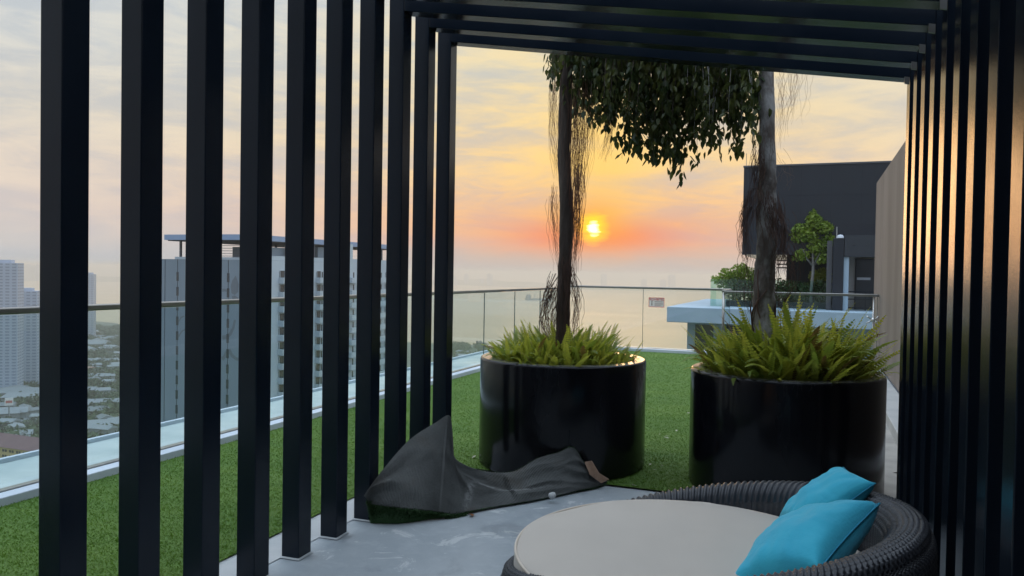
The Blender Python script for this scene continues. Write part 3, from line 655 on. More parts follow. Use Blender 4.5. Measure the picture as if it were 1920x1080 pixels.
# ================================================================== DAYBED
DC = (-0.425, 3.0); PHI0 = R(-12)
WICK = pmat('dark_wicker', (0.028,0.031,0.038), (0.048,0.051,0.060), 30, 0.30, bump=0.1, bscale=200)
def make_daybed():
    root = thing('daybed', 'round dark wicker daybed with raised back and taupe cushion', 'daybed', (DC[0], DC[1], 0))
    N, NR = 1200, 165
    def H(a): return 0.248 + 0.372*((1+math.cos(a-PHI0))/2)**0.66
    def RS(a): return 0.85 + 0.15*((1+math.cos(a-R(35)))/2)**0.8
    def shell(prof, name, fn, m):
        rows = []
        for i in range(N):
            a = 2*math.pi*i/N; h = H(a); rs = RS(a); pr = [(q[0]*rs, q[1]) for q in prof(h)]; row = []
            # resample the profile smoothly
            for j in range(m+1):
                t = j/m*(len(pr)-1); k = min(int(t), len(pr)-2); u = t-k
                p0, p1, p2, p3 = pr[max(k-1,0)], pr[k], pr[k+1], pr[min(k+2,len(pr)-1)]
                def cr(q): return 0.5*((2*p1[q]) + (-p0[q]+p2[q])*u + (2*p0[q]-5*p1[q]+4*p2[q]-p3[q])*u*u + (-p0[q]+3*p1[q]-3*p2[q]+p3[q])*u**3)
                r, z = cr(0), cr(1); d = fn(a, j/m, h); r2, z2 = r, z
                row.append((r, z, d, a))
            out = []
            for j, (r, z, d, a_) in enumerate(row):
                q0 = row[max(j-1,0)]; q1 = row[min(j+1,m)]; tr, tz_ = q1[0]-q0[0], q1[1]-q0[1]; l = math.hypot(tr, tz_) or 1
                r += d*tz_/l; z -= d*tr/l
                out.append((r*math.cos(a_), r*math.sin(a_), z))
            rows.append(out)
        return MB().grid(rows, closed=True).build(name, WICK, root, smooth=True)
    # outside: woven bowl bulging outwards up to the lip
    def p_out(h): return [(0.58,0.01),(0.70,0.05),(0.80,0.36*h),(0.845,0.58*h),(0.848,h-0.085),(0.832,h-0.045)]
    def w_out(a, t, h): return 0.0062*math.sin(NR*1.3*a)*math.cos(t*math.pi*30) + 0.002
    shell(p_out, 'body', w_out, 120)
    # the wrapped lip: ridges across
    def p_lip(h):
        k = (h-0.248)/0.372; return [(0.832,h-0.045),(0.822,h-0.012),(0.795-0.01*k,h),(0.765-0.02*k,h-0.008),(0.742-0.035*k,h-0.03-0.012*k),(0.732-0.045*k,h-0.06-0.025*k)]
    def w_lip(a, t, h):
        wv = 1-max(0.0, min(1.0, (math.cos(a-R(100))-0.45)/0.2))         # the back is dotted weave, the rest ridged wrap
        return (1-wv)*0.0052*math.sin(NR*a + 0.0*t) + wv*0.0070*math.sin(NR*1.3*a)*math.cos(t*math.pi*11)
    shell(p_lip, 'lip', w_lip, 40)
    def p_in(h):
        k = (h-0.248)/0.372; return [(0.732-0.045*k,h-0.06-0.025*k),(0.715-0.03*k,h-0.11-0.02*k),(0.70-0.015*k,max(0.12,h-0.20)),(0.690,0.06)]
    def w_in(a, t, h): return 0.0042*math.sin(NR*a)*(0.6+0.4*math.cos(t*math.pi*40))
    shell(p_in, 'inner_wall', w_in, 80)
    MB().lathe([(0.0,0.150),(0.60,0.150)], 64).build('seat_deck', WICK, root)
    feet = MB()
    for k in range(4):
        a = k*math.pi/2+0.4
        MB().tube([(0.5*math.cos(a),0.5*math.sin(a),0.0),(0.5*math.cos(a),0.5*math.sin(a),0.05)], 0.03, 12).build('foot', BLACK, root)
    # cushion
    TAU = pmat('taupe_canvas', (0.57,0.51,0.445), (0.52,0.465,0.405), 1.3, 0.85, bump=0.06, bscale=400, sheen=0.2)
    RC = 0.668; rows = []
    prof = [(0.0,0.408),(0.07,0.408),(0.14,0.408),(0.2,0.408),(0.26,.407),(0.32,.407),(0.38,0.406),(0.43,.405),(0.48,0.404),(0.53,0.402),(0.58,.400),(0.62,0.397),(0.652,0.392),(0.664,0.386),(RC,0.376),(RC+0.004,0.33),(RC,0.27),(0.655,0.245),(0.60,0.235)]
    for i in range(160):
        a = 2*math.pi*i/160; row = []
        for r, z in prof:
            x, y = r*math.cos(a), r*math.sin(a); wr = 0.012*mnoise.noise(Vector((x*3.2, y*3.2, 0.5))) + 0.0035*mnoise.noise(Vector((x*13, y*6, 1.5)))
            row.append((x, y, z + (wr if z > 0.38 else 0)))
        rows.append(row)
    cu = MB().grid(rows, closed=True).build('cushion', TAU, root, smooth=True)
    ring = [( (RC-0.002)*math.cos(2*math.pi*i/160), (RC-0.002)*math.sin(2*math.pi*i/160), 0.383) for i in range(161)]
    MB().tube(ring, 0.0055, 8, cap=False).build('piping', pmat('taupe_piping', (0.66,0.57,0.48), None, 1, 0.8), cu, smooth=True)
make_daybed()

def pillow(label, center, ex, ey, half, thick, seed):
    """ex, ey: in-plane axes (world); half: half sizes"""
    ex = Vector(ex).normalized(); ey = Vector(ey); ey = (ey - ex*ey.dot(ex)).normalized(); ez = ex.cross(ey)
    TEAL = pmat('turquoise_cotton', (0.026,0.44,0.63), (0.036,0.50,0.68), 6, 0.75, bump=0.12, bscale=70, sheen=0.15)
    mb = MB(); n = 36
    for side in (1, -1):
        rows = []
        for i in range(n+1):
            row = []
            for j in range(n+1):
                u = -1+2*i/n; v = -1+2*j/n
                pin = 0.075
                x = u*(1-pin*(1-abs(v)**2)*abs(u)**3*1.0)*half[0]; y = v*(1-pin*(1-abs(u)**2)*abs(v)**3)*half[1]
                h = (max(0, (1-u*u))**0.5*max(0, (1-v*v))**0.5)**0.78*thick
                wr = 0.012*mnoise.noise(Vector((u*2.4+seed, v*2.4, seed))) + 0.004*abs(mnoise.noise(Vector((u*5+seed, v*9, seed))))
                rad = math.atan2(v, u); edge = max(abs(u), abs(v))
                wr += 0.009*math.sin(rad*17+seed+3*mnoise.noise(Vector((u*2,v*2,seed))))*max(0, edge-0.55)*2.2*(1-edge)*4*0.5
                z = side*(h + wr*(1-edge**6))
                p = ex*x + ey*y + ez*z; row.append((p.x, p.y, p.z))
            rows.append(row)
        if side < 0: rows = rows[::-1]
        mb.grid(rows)
    o = mb.build('pillow', TEAL, None, smooth=True, loc=center)
    bm = bmesh.new(); bm.from_mesh(o.data); bmesh.ops.remove_doubles(bm, verts=bm.verts, dist=1e-5); bmesh.ops.recalc_face_normals(bm, faces=bm.faces); bm.to_mesh(o.data); bm.free()
    o.data.polygons.foreach_set('use_smooth', [True]*len(o.data.polygons))
    tag(o, label, 'pillow', 'turquoise pillows on the daybed')
    def P(u, v): return ex*u*half[0] + ey*v*half[1]
    seam = []
    for (a, b) in (((-1,-1),(1,-1)), ((1,-1),(1,1)), ((1,1),(-1,1)), ((-1,1),(-1,-1))):
        for k in range(16):
            t = k/16; u = a[0]+(b[0]-a[0])*t; v = a[1]+(b[1]-a[1])*t
            s1 = 1-0.075*(1-abs(v)**2)*abs(u)**3; s2 = 1-0.075*(1-abs(u)**2)*abs(v)**3
            seam.append(P(u*s1*1.004, v*s2*1.004))
    seam.append(seam[0])
    MB().tube(seam, 0.0032, 6, cap=False).build('seam', pmat('turquoise_seam', (0.016,0.25,0.385), None, 1, 0.7), o, smooth=True)
    return o
pillow('turquoise pillow standing against the daybed back, behind the other one', (0.07,3.43,0.525), (0.34,-0.93,0.05), (-0.72,-0.30,-0.62), (0.155,0.175), 0.074, 2.0)
pillow('turquoise pillow slumped in front, overlapping the one behind', (0.0,2.90,0.505), (0.42,0.86,0.26), (-0.75,0.10,-0.45), (0.235,0.19), 0.102, 5.0)

# ================================================================== FOLDED TURF OFFCUT
def make_offcut():
    root = thing('turf_offcut', 'crumpled offcut of artificial turf lying backing-side up against the posts', 'turf offcut', (-1.9, 4.3, 0))
    ro = Vector((-1.9, 4.3, 0))
    cols = [((-2.33,3.763,0.140),(-2.325,3.72,0.185)), ((-2.316,3.764,0.120),(-2.315,3.866,0.273)), ((-2.173,3.824,0.100),(-2.30,4.174,0.403)), ((-2.054,3.954,0.060),(-2.22,4.382,0.486)),
            ((-1.99,4.02,0.035),(-2.16,4.444,0.527)), ((-1.935,4.075,0.022),(-2.14,4.444,0.460)), ((-1.885,4.16,0.018),(-2.10,4.39,0.295)), ((-1.831,4.259,0.016),(-2.04,4.44,0.220)),
            ((-1.752,4.365,0.016),(-1.923,4.515,0.172)), ((-1.633,4.516,0.016),(-1.794,4.666,0.150)), ((-1.516,4.696,0.016),(-1.692,4.846,0.206)), ((-1.421,4.859,0.016),(-1.585,4.97,0.232)), ((-1.345,4.972,0.016),(-1.495,5.025,0.262)), ((-1.309,5.045,0.016),(-1.415,5.055,0.150)), ((-1.284,5.140,0.016),(-1.30,5.155,0.025))]
    fine = []
    def cr(p0, p1, p2, p3, u): return 0.5*((2*p1) + (p2-p0)*u + (2*p0-5*p1+4*p2-p3)*u*u + (3*p1-p0-3*p2+p3)*u**3)
    C = [(Vector(a), Vector(b)) for a, b in cols]; nn = 150; rows = []; MV = 60
    for i in range(nn+1):
        t = i/nn*(len(C)-1); k = min(int(t), len(C)-2); u = t-k
        g = [C[max(k-1,0)], C[k], C[k+1], C[min(k+2,len(C)-1)]]
        B = cr(g[0][0],g[1][0],g[2][0],g[3][0],u); T = cr(g[0][1],g[1][1],g[2][1],g[3][1],u); row = []
        s_ = i/nn
        for j in range(MV+1):
            v = j/MV
            if v <= 0.8:
                q = v/0.8; p = B.lerp(T, q)
                # belly: concave near the floor on the right, convex hump on the left
                bulge = (0.05*math.sin(math.pi*q)) * (1 if s_ < 0.28 else -1.1 if s_ < 0.62 else 0.35)
                p = p + Vector((0.3, -0.75, 0.25))*bulge
                en = math.sin(math.pi*min(1, q*1.02))**0.6
                rid = 1-abs(mnoise.noise(Vector((s_*7.5+1.7, q*2.6+s_*3, 0.3))))*2.2
                p = p + Vector((0.15, -0.7, 0.45))*(0.040*(rid-0.45)*en + 0.009*mnoise.noise(Vector((s_*26, q*9, 5.0)))*en)
                p.z += 0.016*mnoise.noise(Vector((s_*9, q*3, 0.7)))*math.sin(math.pi*q) + 0.010*math.sin(q*9+s_*20)*math.sin(math.pi*q)*(0.4 < s_ < 0.75)
            else:
                q = (v-0.8)/0.2; p = T + Vector((-0.02, 0.10, 0))*q; p.z = T.z*(1-q*q*0.8)
            p.z = max(p.z, 0.016); p.x = max(p.x, -2.335); row.append(tuple(p-ro))
        rows.append(row)
    m = bpy.data.materials.new('turf_backing'); m.use_nodes = True; t = NT(m.node_tree); b = t.n['Principled BSDF']
    ob = t.new('ShaderNodeTexCoord').outputs['Object']
    uvn = t.new('ShaderNodeUVMap'); uvn.uv_map = 'uv'
    a = t.noise(ob, 5, 6, 0.65)
    c = t.mix(t.ramp(a, [(0.38,(0,0,0,1)),(0.62,(1,1,1,1))]), (0.055,0.058,0.062,1), (0.095,0.098,0.10,1))
    wv = t.new('ShaderNodeTexWave'); wv.bands_direction = 'X'; wv.inputs['Scale'].default_value = 38; wv.inputs['Distortion'].default_value = 0.6; t.l.new(uvn.outputs[0], wv.inputs[0])
    chalk = t.m('MULTIPLY', t.ramp(t.noise(ob, 4.2, 8, 0.7, 0.8), [(0.63,(0,0,0,1)),(0.72,(1,1,1,1))]), t.m('ADD', 0.25, t.m('MULTIPLY', wv.outputs[1], 0.75)))
    su = t.new('ShaderNodeSeparateXYZ'); t.l.new(uvn.outputs[0], su.inputs[0]); S_ = t.m('DIVIDE', su.outputs[0], 2.2); V_ = su.outputs[1]
    def band(d, wd_): return t.m('SUBTRACT', 1.0, t.m('DIVIDE', t.m('ABSOLUTE', d), wd_, clamp=True))
    wob = t.m('MULTIPLY', t.m('SUBTRACT', t.noise(ob, 9, 4), 0.5), 0.12)
    l1 = t.m('MULTIPLY', band(t.m('ADD', wob, t.m('SUBTRACT', V_, t.m('SUBTRACT', 0.50, t.m('MULTIPLY', t.m('SUBTRACT', S_, 0.50), 1.25)))), 0.055), band(t.m('SUBTRACT', S_, 0.61), 0.13))
    l2 = t.m('MULTIPLY', band(t.m('ADD', t.m('MULTIPLY', wob, 0.25), t.m('SUBTRACT', S_, t.m('ADD', 0.415, t.m('MULTIPLY', V_, 0.18)))), 0.028), band(t.m('SUBTRACT', V_, 0.25), 0.32))
    chalk = t.m('MAXIMUM', chalk, t.m('MULTIPLY', t.m('MAXIMUM', t.m('MULTIPLY', l1, 1.8), t.m('MULTIPLY', l2, 1.6)), t.ramp(t.noise(ob, 34, 5, .7), [(0.40,(0,0,0,1)),(0.56,(1,1,1,1))])), clamp=True)
    c = t.mix(t.m('MULTIPLY', chalk, 0.75), c, (0.36,0.37,0.37,1))
    c = t.mix(t.m('MULTIPLY', t.noise(ob, 160, 3, .7), 0.55), c, (0.26,0.27,0.25,1))
    c = t.mix(t.m('MULTIPLY', t.ramp(t.noise(ob, 3.1, 5, .6), [(0.58,(0,0,0,1)),(0.7,(1,1,1,1))]), 0.35), c, (0.11,0.085,0.06,1))
    t.l.new(c, b.inputs['Base Color']); b.inputs['Roughness'].default_value = 0.92; b.inputs['Specular IOR Level'].default_value = 0.2
    bn = t.new('ShaderNodeBump'); bn.inputs['Strength'].default_value = 0.9; bn.inputs['Distance'].default_value = 0.006
    t.l.new(t.m('ADD', wv.outputs[1], t.noise(ob, 60, 3)), bn.inputs['Height']); t.l.new(bn.outputs[0], b.inputs['Normal'])
    mb = MB().grid(rows); o = mb.build('backing', m, root, smooth=True)
    uv = o.data.uv_layers.new(name='uv'); M1 = MV+1
    for lp in o.data.loops: uv.data[lp.index].uv = (lp.vertex_index//M1/nn*2.2, lp.vertex_index % M1/MV)
    so = o.modifiers.new('thick', 'SOLIDIFY'); so.thickness = 0.006; so.offset = -1
    # pile showing under the lifted edge
    rr = random.Random(4); pm = MB()
    def bl(p, d, L, wd=0.0035):
        s_ = d.cross(Vector((rr.gauss(0,1), rr.gauss(0,1), rr.gauss(0,1)))).normalized()*wd; pm.quad([p-s_, p+s_, p+d*L])
    for i in range(4600):
        s_ = rr.random()**1.25*0.42; r = rows[int(s_*nn)]
        e = Vector(r[0])+ro; q = rr.random(); base = Vector((e.x+0.01, e.y+0.035*q+0.015, e.z*(1-q)+0.012*q)) if e.z > 0.03 else Vector((e.x, e.y+0.01, 0.012))
        bl(base-ro, Vector((rr.gauss(0.1,.5), rr.gauss(-0.8,.35), rr.gauss(-0.25,.35))).normalized(), rr.uniform(0.015, 0.034))
    for i in range(int(0.42*nn)):
        a_, b_ = Vector(rows[i][0]), Vector(rows[i+1][0]); dn = Vector((0.012, 0.05, 0))
        pm.quad([a_+Vector((0,.012,-.004)), Vector((a_.x, a_.y, 0.004))+dn*0.5, Vector((b_.x, b_.y, 0.004))+dn*0.5, b_+Vector((0,.012,-.004))])
    for i in range(1500):      # fringe on the free edges
        s_ = rr.random(); r = rows[int(s_*nn)]
        if rr.random() < 0.5 and s_ > .55: e = Vector(r[48]); d = Vector((rr.gauss(0,.4), rr.gauss(.1,.4), rr.gauss(0.7,.3))).normalized(); L = rr.uniform(0.004, 0.014)
        else: e = Vector(r[0]); d = Vector((rr.gauss(0,.4), rr.gauss(-0.8,.4), rr.gauss(-0.1,.3))).normalized(); L = rr.uniform(0.006, 0.018)
        bl(e, d, L, 0.002)
    pl = pm.build('pile', pmat('pile_green', (0.018,0.060,0.012), (0.032,0.085,0.02), 20, 0.7), root); pl['kind'] = 'stuff'
    # torn tan patch at the far end
    TORN = [(-1.402,4.985,0.183), (-1.360,4.995,0.193), (-1.314,5.020,0.109), (-1.263,5.100,0.052), (-1.297,5.030,0.040), (-1.359,4.970,0.105)]
    pp_ = [Vector(p)-ro for p in TORN]; m_ = MB(); bk = [p + Vector((0.003, 0.012, -0.002)) for p in pp_]
    m_.quad(pp_); m_.quad(bk[::-1])
    for i in range(len(pp_)): k = (i+1) % len(pp_); m_.quad([pp_[i], bk[i], bk[k], pp_[k]])
    m_.build('torn_patch', pmat('tan_foam', (0.42,0.27,0.19), (0.33,0.20,0.13), 25, 0.8, bump=.4), root)
make_offcut()

# ---- litter on the floor and the turf
def pebble(label, loc, s_, mat, name, flat=0.6, cat='litter', group=None, seed=0):
    bm = bmesh.new(); bmesh.ops.create_icosphere(bm, subdivisions=2, radius=1)
    for v in bm.verts:
        q = 1+0.25*mnoise.noise(v.co*1.7+Vector((seed,0,0))); v.co = Vector((v.co.x*q*s_, v.co.y*q*s_*0.8, v.co.z*q*s_*flat))
    me = bpy.data.meshes.new(name); bm.to_mesh(me); bm.free(); me.materials.append(mat)
    me.polygons.foreach_set('use_smooth', [True]*len(me.polygons))
    o = link(bpy.data.objects.new(name, me)); o.location = loc; return tag(o, label, cat, group)
st = pebble('small white stone lying at the edge of the folded turf', (-1.50,4.60,0.045), 0.026, pmat('white_stone', (0.6,0.61,0.6), (0.5,0.5,0.5), 20, 0.7), 'stone', 0.9)
dry = pmat('dry_leaf', (0.30,0.13,0.05), (0.22,0.09,0.03), 20, 0.7, trans=0.2); pale = pmat('pale_leaf', (0.55,0.54,0.42), (0.42,0.40,0.28), 20, 0.7, trans=0.2)
LD = LEAFM.copy(); LD.materials[0] = dry; LP = LEAFM.copy(); LP.materials[0] = pale; LB = LEAFM.copy(); LB.materials[0] = pmat('dark_litter', (0.05,0.03,0.02), None, 1, .8)
o = inst('fallen_leaf', LD, None, (-1.84,4.12,0.012), (R(82),0.2,0.4), (0.06,0.06,0.06)); tag(o, 'small orange fallen leaf at the foot of the folded turf', 'leaf')
o = inst('fallen_leaf', LB, None, (0.66,6.35,0.014), (R(80),0.1,1.4), (0.07,0.07,0.07)); tag(o, 'dark curled leaf on the pale path beside the slatted posts', 'leaf')
rr = random.Random(21)
for i in range(26):
    x, y = (rr.uniform(-1.25,-0.62), rr.uniform(6.6,9.6)) if i < 16 else (rr.uniform(-2.75,-2.35), rr.uniform(5.2,6.6)) if i < 20 else (rr.uniform(-1.15,-0.75), rr.uniform(5.0,6.4))
    o = inst('fallen_leaf', LP, None, (x, y, 0.030), (R(rr.uniform(70,100)), rr.gauss(0,.3), rr.uniform(0,6)), (rr.uniform(.025,.055),)*3)
    tag(o, 'pale fallen leaf lying on the green turf around the planters', 'leaf', 'pale leaves on the turf')

# ================================================================== NEIGHBOURING ROOFTOP BLOCK (40 m away)
def leaf_cloud(name, blobs, n, size, mat, parent, seed, droop=0.0):
    g = np.random.default_rng(seed); b = np.array(blobs, float); wgt = b[:,3]*b[:,4]*b[:,5]; ch = g.choice(len(b), n, p=wgt/wgt.sum())
    d = g.normal(size=(n,3)); d /= np.linalg.norm(d, axis=1)[:,None]; rad = g.random(n)**0.45
    c = b[ch,:3] + d*rad[:,None]*b[ch,3:6]
    u = g.normal(size=(n,3)); u /= np.linalg.norm(u, axis=1)[:,None]; t = g.normal(size=(n,3)); v = np.cross(u, t); v /= np.linalg.norm(v, axis=1)[:,None]
    s = (size*g.uniform(0.6, 1.3, n))[:,None]
    V = np.stack([c-u*s*0.5, c+v*s*0.28, c+u*s*0.5, c-v*s*0.28], 1).reshape(-1,3)
    me = fast_mesh(name, V, np.arange(n*4), 4, mat); return link(bpy.data.objects.new(name, me), parent)
BLUEW = pmat('pale_blue_render', (0.36,0.47,0.58), (0.31,0.42,0.52), 0.5, 0.6)
LGREY = pmat('light_grey_wall', (0.42,0.42,0.42), (0.36,0.36,0.36), 0.5, 0.7)
nb = thing('rooftop_block', 'dark box-like upper storey on a pale blue rooftop block beyond the balustrade', 'building', (0, 40, 0))
MB().box(-3.28, 14, 0.02, 12, 2.56, 6.89).build('cladding_core', BLACK, nb)
for i in range(8):
    for j in range(3): MB().box(-3.30+1.35*i, -3.30+1.35*(i+1)-0.007, 0.0, 0.018, 2.55+1.45*j, 2.55+1.45*(j+1)-0.007).build('cladding_panel', DARKB, nb)
for i in range(6): MB().box(-3.302, -3.285, 0.02+2.0*i, 0.02+2.0*(i+1)-0.012, 2.55, 6.89).build('cladding_panel', DARKB, nb)
MB().box(-3.33, 14.03, -0.03, 12.03, 6.90, 6.98).build('coping', pmat('coping_grey', (0.09,0.095,0.11), None, 1, .5), nb)
MB().box(1.36, 14, -1.2, -0.002, 2.45, 3.45).build('lower_fascia', pmat('dark_fascia', (0.026,0.032,0.042), None, 1, .5), nb)
MB().box(0.88, 1.34, -1.22, -0.5, -1.6, 3.30).build('column', DARKB, nb, bevel=.02)
MB().box(0.62, 0.85, -0.9, -0.6, -0.05, 3.2).build('column', pmat('grey_steel', (0.08,0.085,0.095), None, 1, .5), nb)
MB().box(1.345, 1.57, -1.1, -0.8, -0.06, 2.448).build('column', BLUEW, nb, bevel=.01)
MB().box(1.58, 14, 1.0, 1.3, -0.06, 2.54).build('back_wall', LGREY, nb)
d_ = MB().box(1.98, 3.2, 0.93, 0.995, -0.05, 2.35).build('door', WIN, nb)
fr_ = MB(); fr_.box(1.93,1.98,0.90,0.998,-0.05,2.40); fr_.box(1.98,3.2,0.90,0.998,2.352,2.40); fr_.build('frame', BLACK, d_)
MB().box(2.02, 2.62, 0.90, 0.928, 1.38, 1.50).build('door_bar', WHITE, d_)
ra = MB()
for z_ in (0.05, 0.45, 0.80): ra.box(1.58, 3.4, -0.72, -0.68, z_, z_+0.05)
for x_ in (2.3, 3.1): ra.box(x_, x_+0.05, -0.68, -0.63, -0.05, 0.85)
ra.build('railing', BLACK, nb)
for i in range(5): MB().box(2.72+0.09*i, 2.75+0.09*i, -0.62, -0.60, 0.0, 1.3).build('baluster', WHITE, nb)
# recess under the box: dark columns and slatted screen with a gap to the sky
for x0, x1 in ((-1.28,-0.72), (-0.45,-0.2), (0.12,0.6)): MB().box(x0, x1, 3.0, 3.4, -0.05, 2.548).build('column', DARKB, nb)
MB().box(-1.3, 1.3, 6.2, 6.4, -0.05, 2.548).build('recess_wall', pmat('recess_dark', (0.03,0.03,0.036), None, 1, .7), nb)
for i in range(3): MB().box(-1.9, -1.3, 6.2, 6.25, 1.95+0.2*i, 2.02+0.2*i).build('slat', DARKB, nb)
MB().box(-6.5, 14, -2.8, 11.9, -0.80, -0.06).build('roof_slab', BLUEW, nb, bevel=.03)
MB().box(-5.85, 14, -0.5, 11.5, -60, -0.81).build('lower_wall', BLUEW, nb)
for x_, w_ in ((-5.45,0.9), (-3.9,1.4), (-1.9,1.4)): MB().box(x_, x_+w_, -0.53, -0.505, -2.9, -1.0).build('window', WIN, nb)
for i in range(5): inst('glass_pane', MB().box(0, 1.09, -0.008, 0.008, 0.0, 1.35).mesh('glass_pane', GLASSN), nb, (-4.73+1.115*i, -0.35, -0.05))
inst('glass_pane', MB().box(-0.008, 0.008, 0, 2.4, 0.0, 1.35).mesh('glass_pane', GLASSN), nb, (-4.76, -0.33, -0.05))
MB().tube([(0.74,-0.38,-0.05),(0.74,-0.38,1.32)], 0.025, 8).build('pane_post', STEEL, nb)
lm = MB(); lm.lathe([(0.17,0.0),(0.16,0.08),(0.10,0.15),(0.0,0.17)], 14, (1.17,-1.1)); lm.v = [(x,y,z+3.31) for x,y,z in lm.v]
cd = lm.build('camera_dome', WHITE, nb, smooth=True)
MB().tube([(1.02,-0.95,3.30),(1.02,-0.95,3.85)], 0.025, 8).build('mast', pmat('grey_mast', (0.3,0.3,0.3), None, 1, .5), nb)
MB().tube([(-3.2,0.1,6.95),(-3.2,0.1,7.6)], 0.015, 6).build('lightning_rod', STEEL, nb)
for x_ in (2.3, 2.75, 1.75): MB().lathe([(0.0,0),(0.05,0.0)], 8, (x_, -1.21)).build('spot', STEEL, nb).location = (0,0,3.0)
# planting on that terrace
NLEAF = pmat('terrace_leaf', (0.15,0.25,0.03), (0.26,0.34,0.05), 1.3, 0.5, trans=0.4); NLEAFD = pmat('hedge_leaf', (0.035,0.075,0.02), (0.065,0.11,0.03), 1.3, 0.5, trans=0.3); NLEAFY = pmat('lime_leaf', (0.20,0.25,0.03), (0.26,0.29,0.05), 1.3, 0.5, trans=0.4)
tr_ = thing('terrace_tree', 'small leafy tree on the neighbouring terrace in front of the black cladding', 'tree', (-0.05, 39.9, 0.0))
tk = [(0.0,0,0.0),(0.02,0,0.9),(0.08,0,1.8),(0.05,0,2.6),(0.0,0,3.3)]
MB().tube(tk, [0.09,0.075,0.07,0.05,0.03], 8).build('trunk', pmat('pale_trunk', (0.20,0.20,0.19), (0.14,0.13,0.12), 8, .8), tr_, smooth=True)
for e in ((-0.8,0.2,3.6),(0.7,-0.2,3.5),(0.2,0.1,4.4),(-0.4,-0.3,2.8),(0.6,0.3,2.7)):
    MB().tube([(0.06,0,2.0),(0.5*e[0],0.5*e[1],0.6*2+0.4*e[2]),e], [0.045,0.03,0.012], 6).build('limb', MATS['pale_trunk'], tr_, smooth=True)
leaf_cloud('crown', [(-0.55,0,3.75,.42,.4,.32),(0.05,0,4.15,.42,.4,.42),(0.55,0,3.85,.40,.4,.34),(0.72,0,3.25,.33,.35,.36),(-0.15,0,3.5,.45,.4,.35),(-0.6,0,3.35,.38,.35,.25),(0.25,0,2.95,.50,.4,.38),(-0.45,0,2.55,.38,.35,.30),(-0.75,0,2.35,.2,.2,.16),(0.45,0,2.40,.38,.35,.30),(0.0,0,4.55,.22,.2,.22),(-0.95,.1,3.55,.15,.15,.1)], 3400, 0.17, NLEAF, tr_, 5)
hg = thing('hedge', 'clipped dark hedge behind green glass on the neighbouring terrace', 'hedge', (-1.9, 40.2, -0.05))
leaf_cloud('foliage', [(x_, 0, 0.75+0.1*math.sin(x_*3), 0.5, 0.4, 0.62) for x_ in np.linspace(-1.7, 2.4, 11)], 5200, 0.16, NLEAFD, hg, 6)
MB().box(-2.1,2.6,-0.4,0.5,0.0,0.3).build('trough', DARKB, hg)
hg = thing('shrub', 'feathery yellow-green shrub at the open corner of the neighbouring terrace', 'shrub', (-4.0, 40.5, -0.05))
leaf_cloud('foliage', [(-0.5,0,1.35,.4,.4,.25),(0.0,0,1.6,.5,.4,.35),(0.6,0,1.75,.45,.4,.45),(1.1,0,1.5,.5,.4,.5),(0.3,0,1.1,.9,.4,.5)], 2600, 0.15, NLEAF, hg, 7)
MB().tube([(0.2,0,0),(0.3,0,1.4)], 0.04, 6).build('stem', MATS['pale_trunk'], hg)
hg = thing('shrub', 'bright lime shrub beside the dark column on the neighbouring terrace', 'shrub', (0.35, 40.6, -0.05))
leaf_cloud('foliage', [(-0.25,0,1.6,.3,.3,.28),(0.15,0,1.7,.35,.3,.3),(0.0,0,1.35,.45,.3,.3),(0.3,0,1.5,.3,.3,.35)], 1500, 0.14, NLEAFY, hg, 8)
MB().tube([(0,0,0),(0,0,1.3)], 0.035, 6).build('stem', MATS['pale_trunk'], hg)

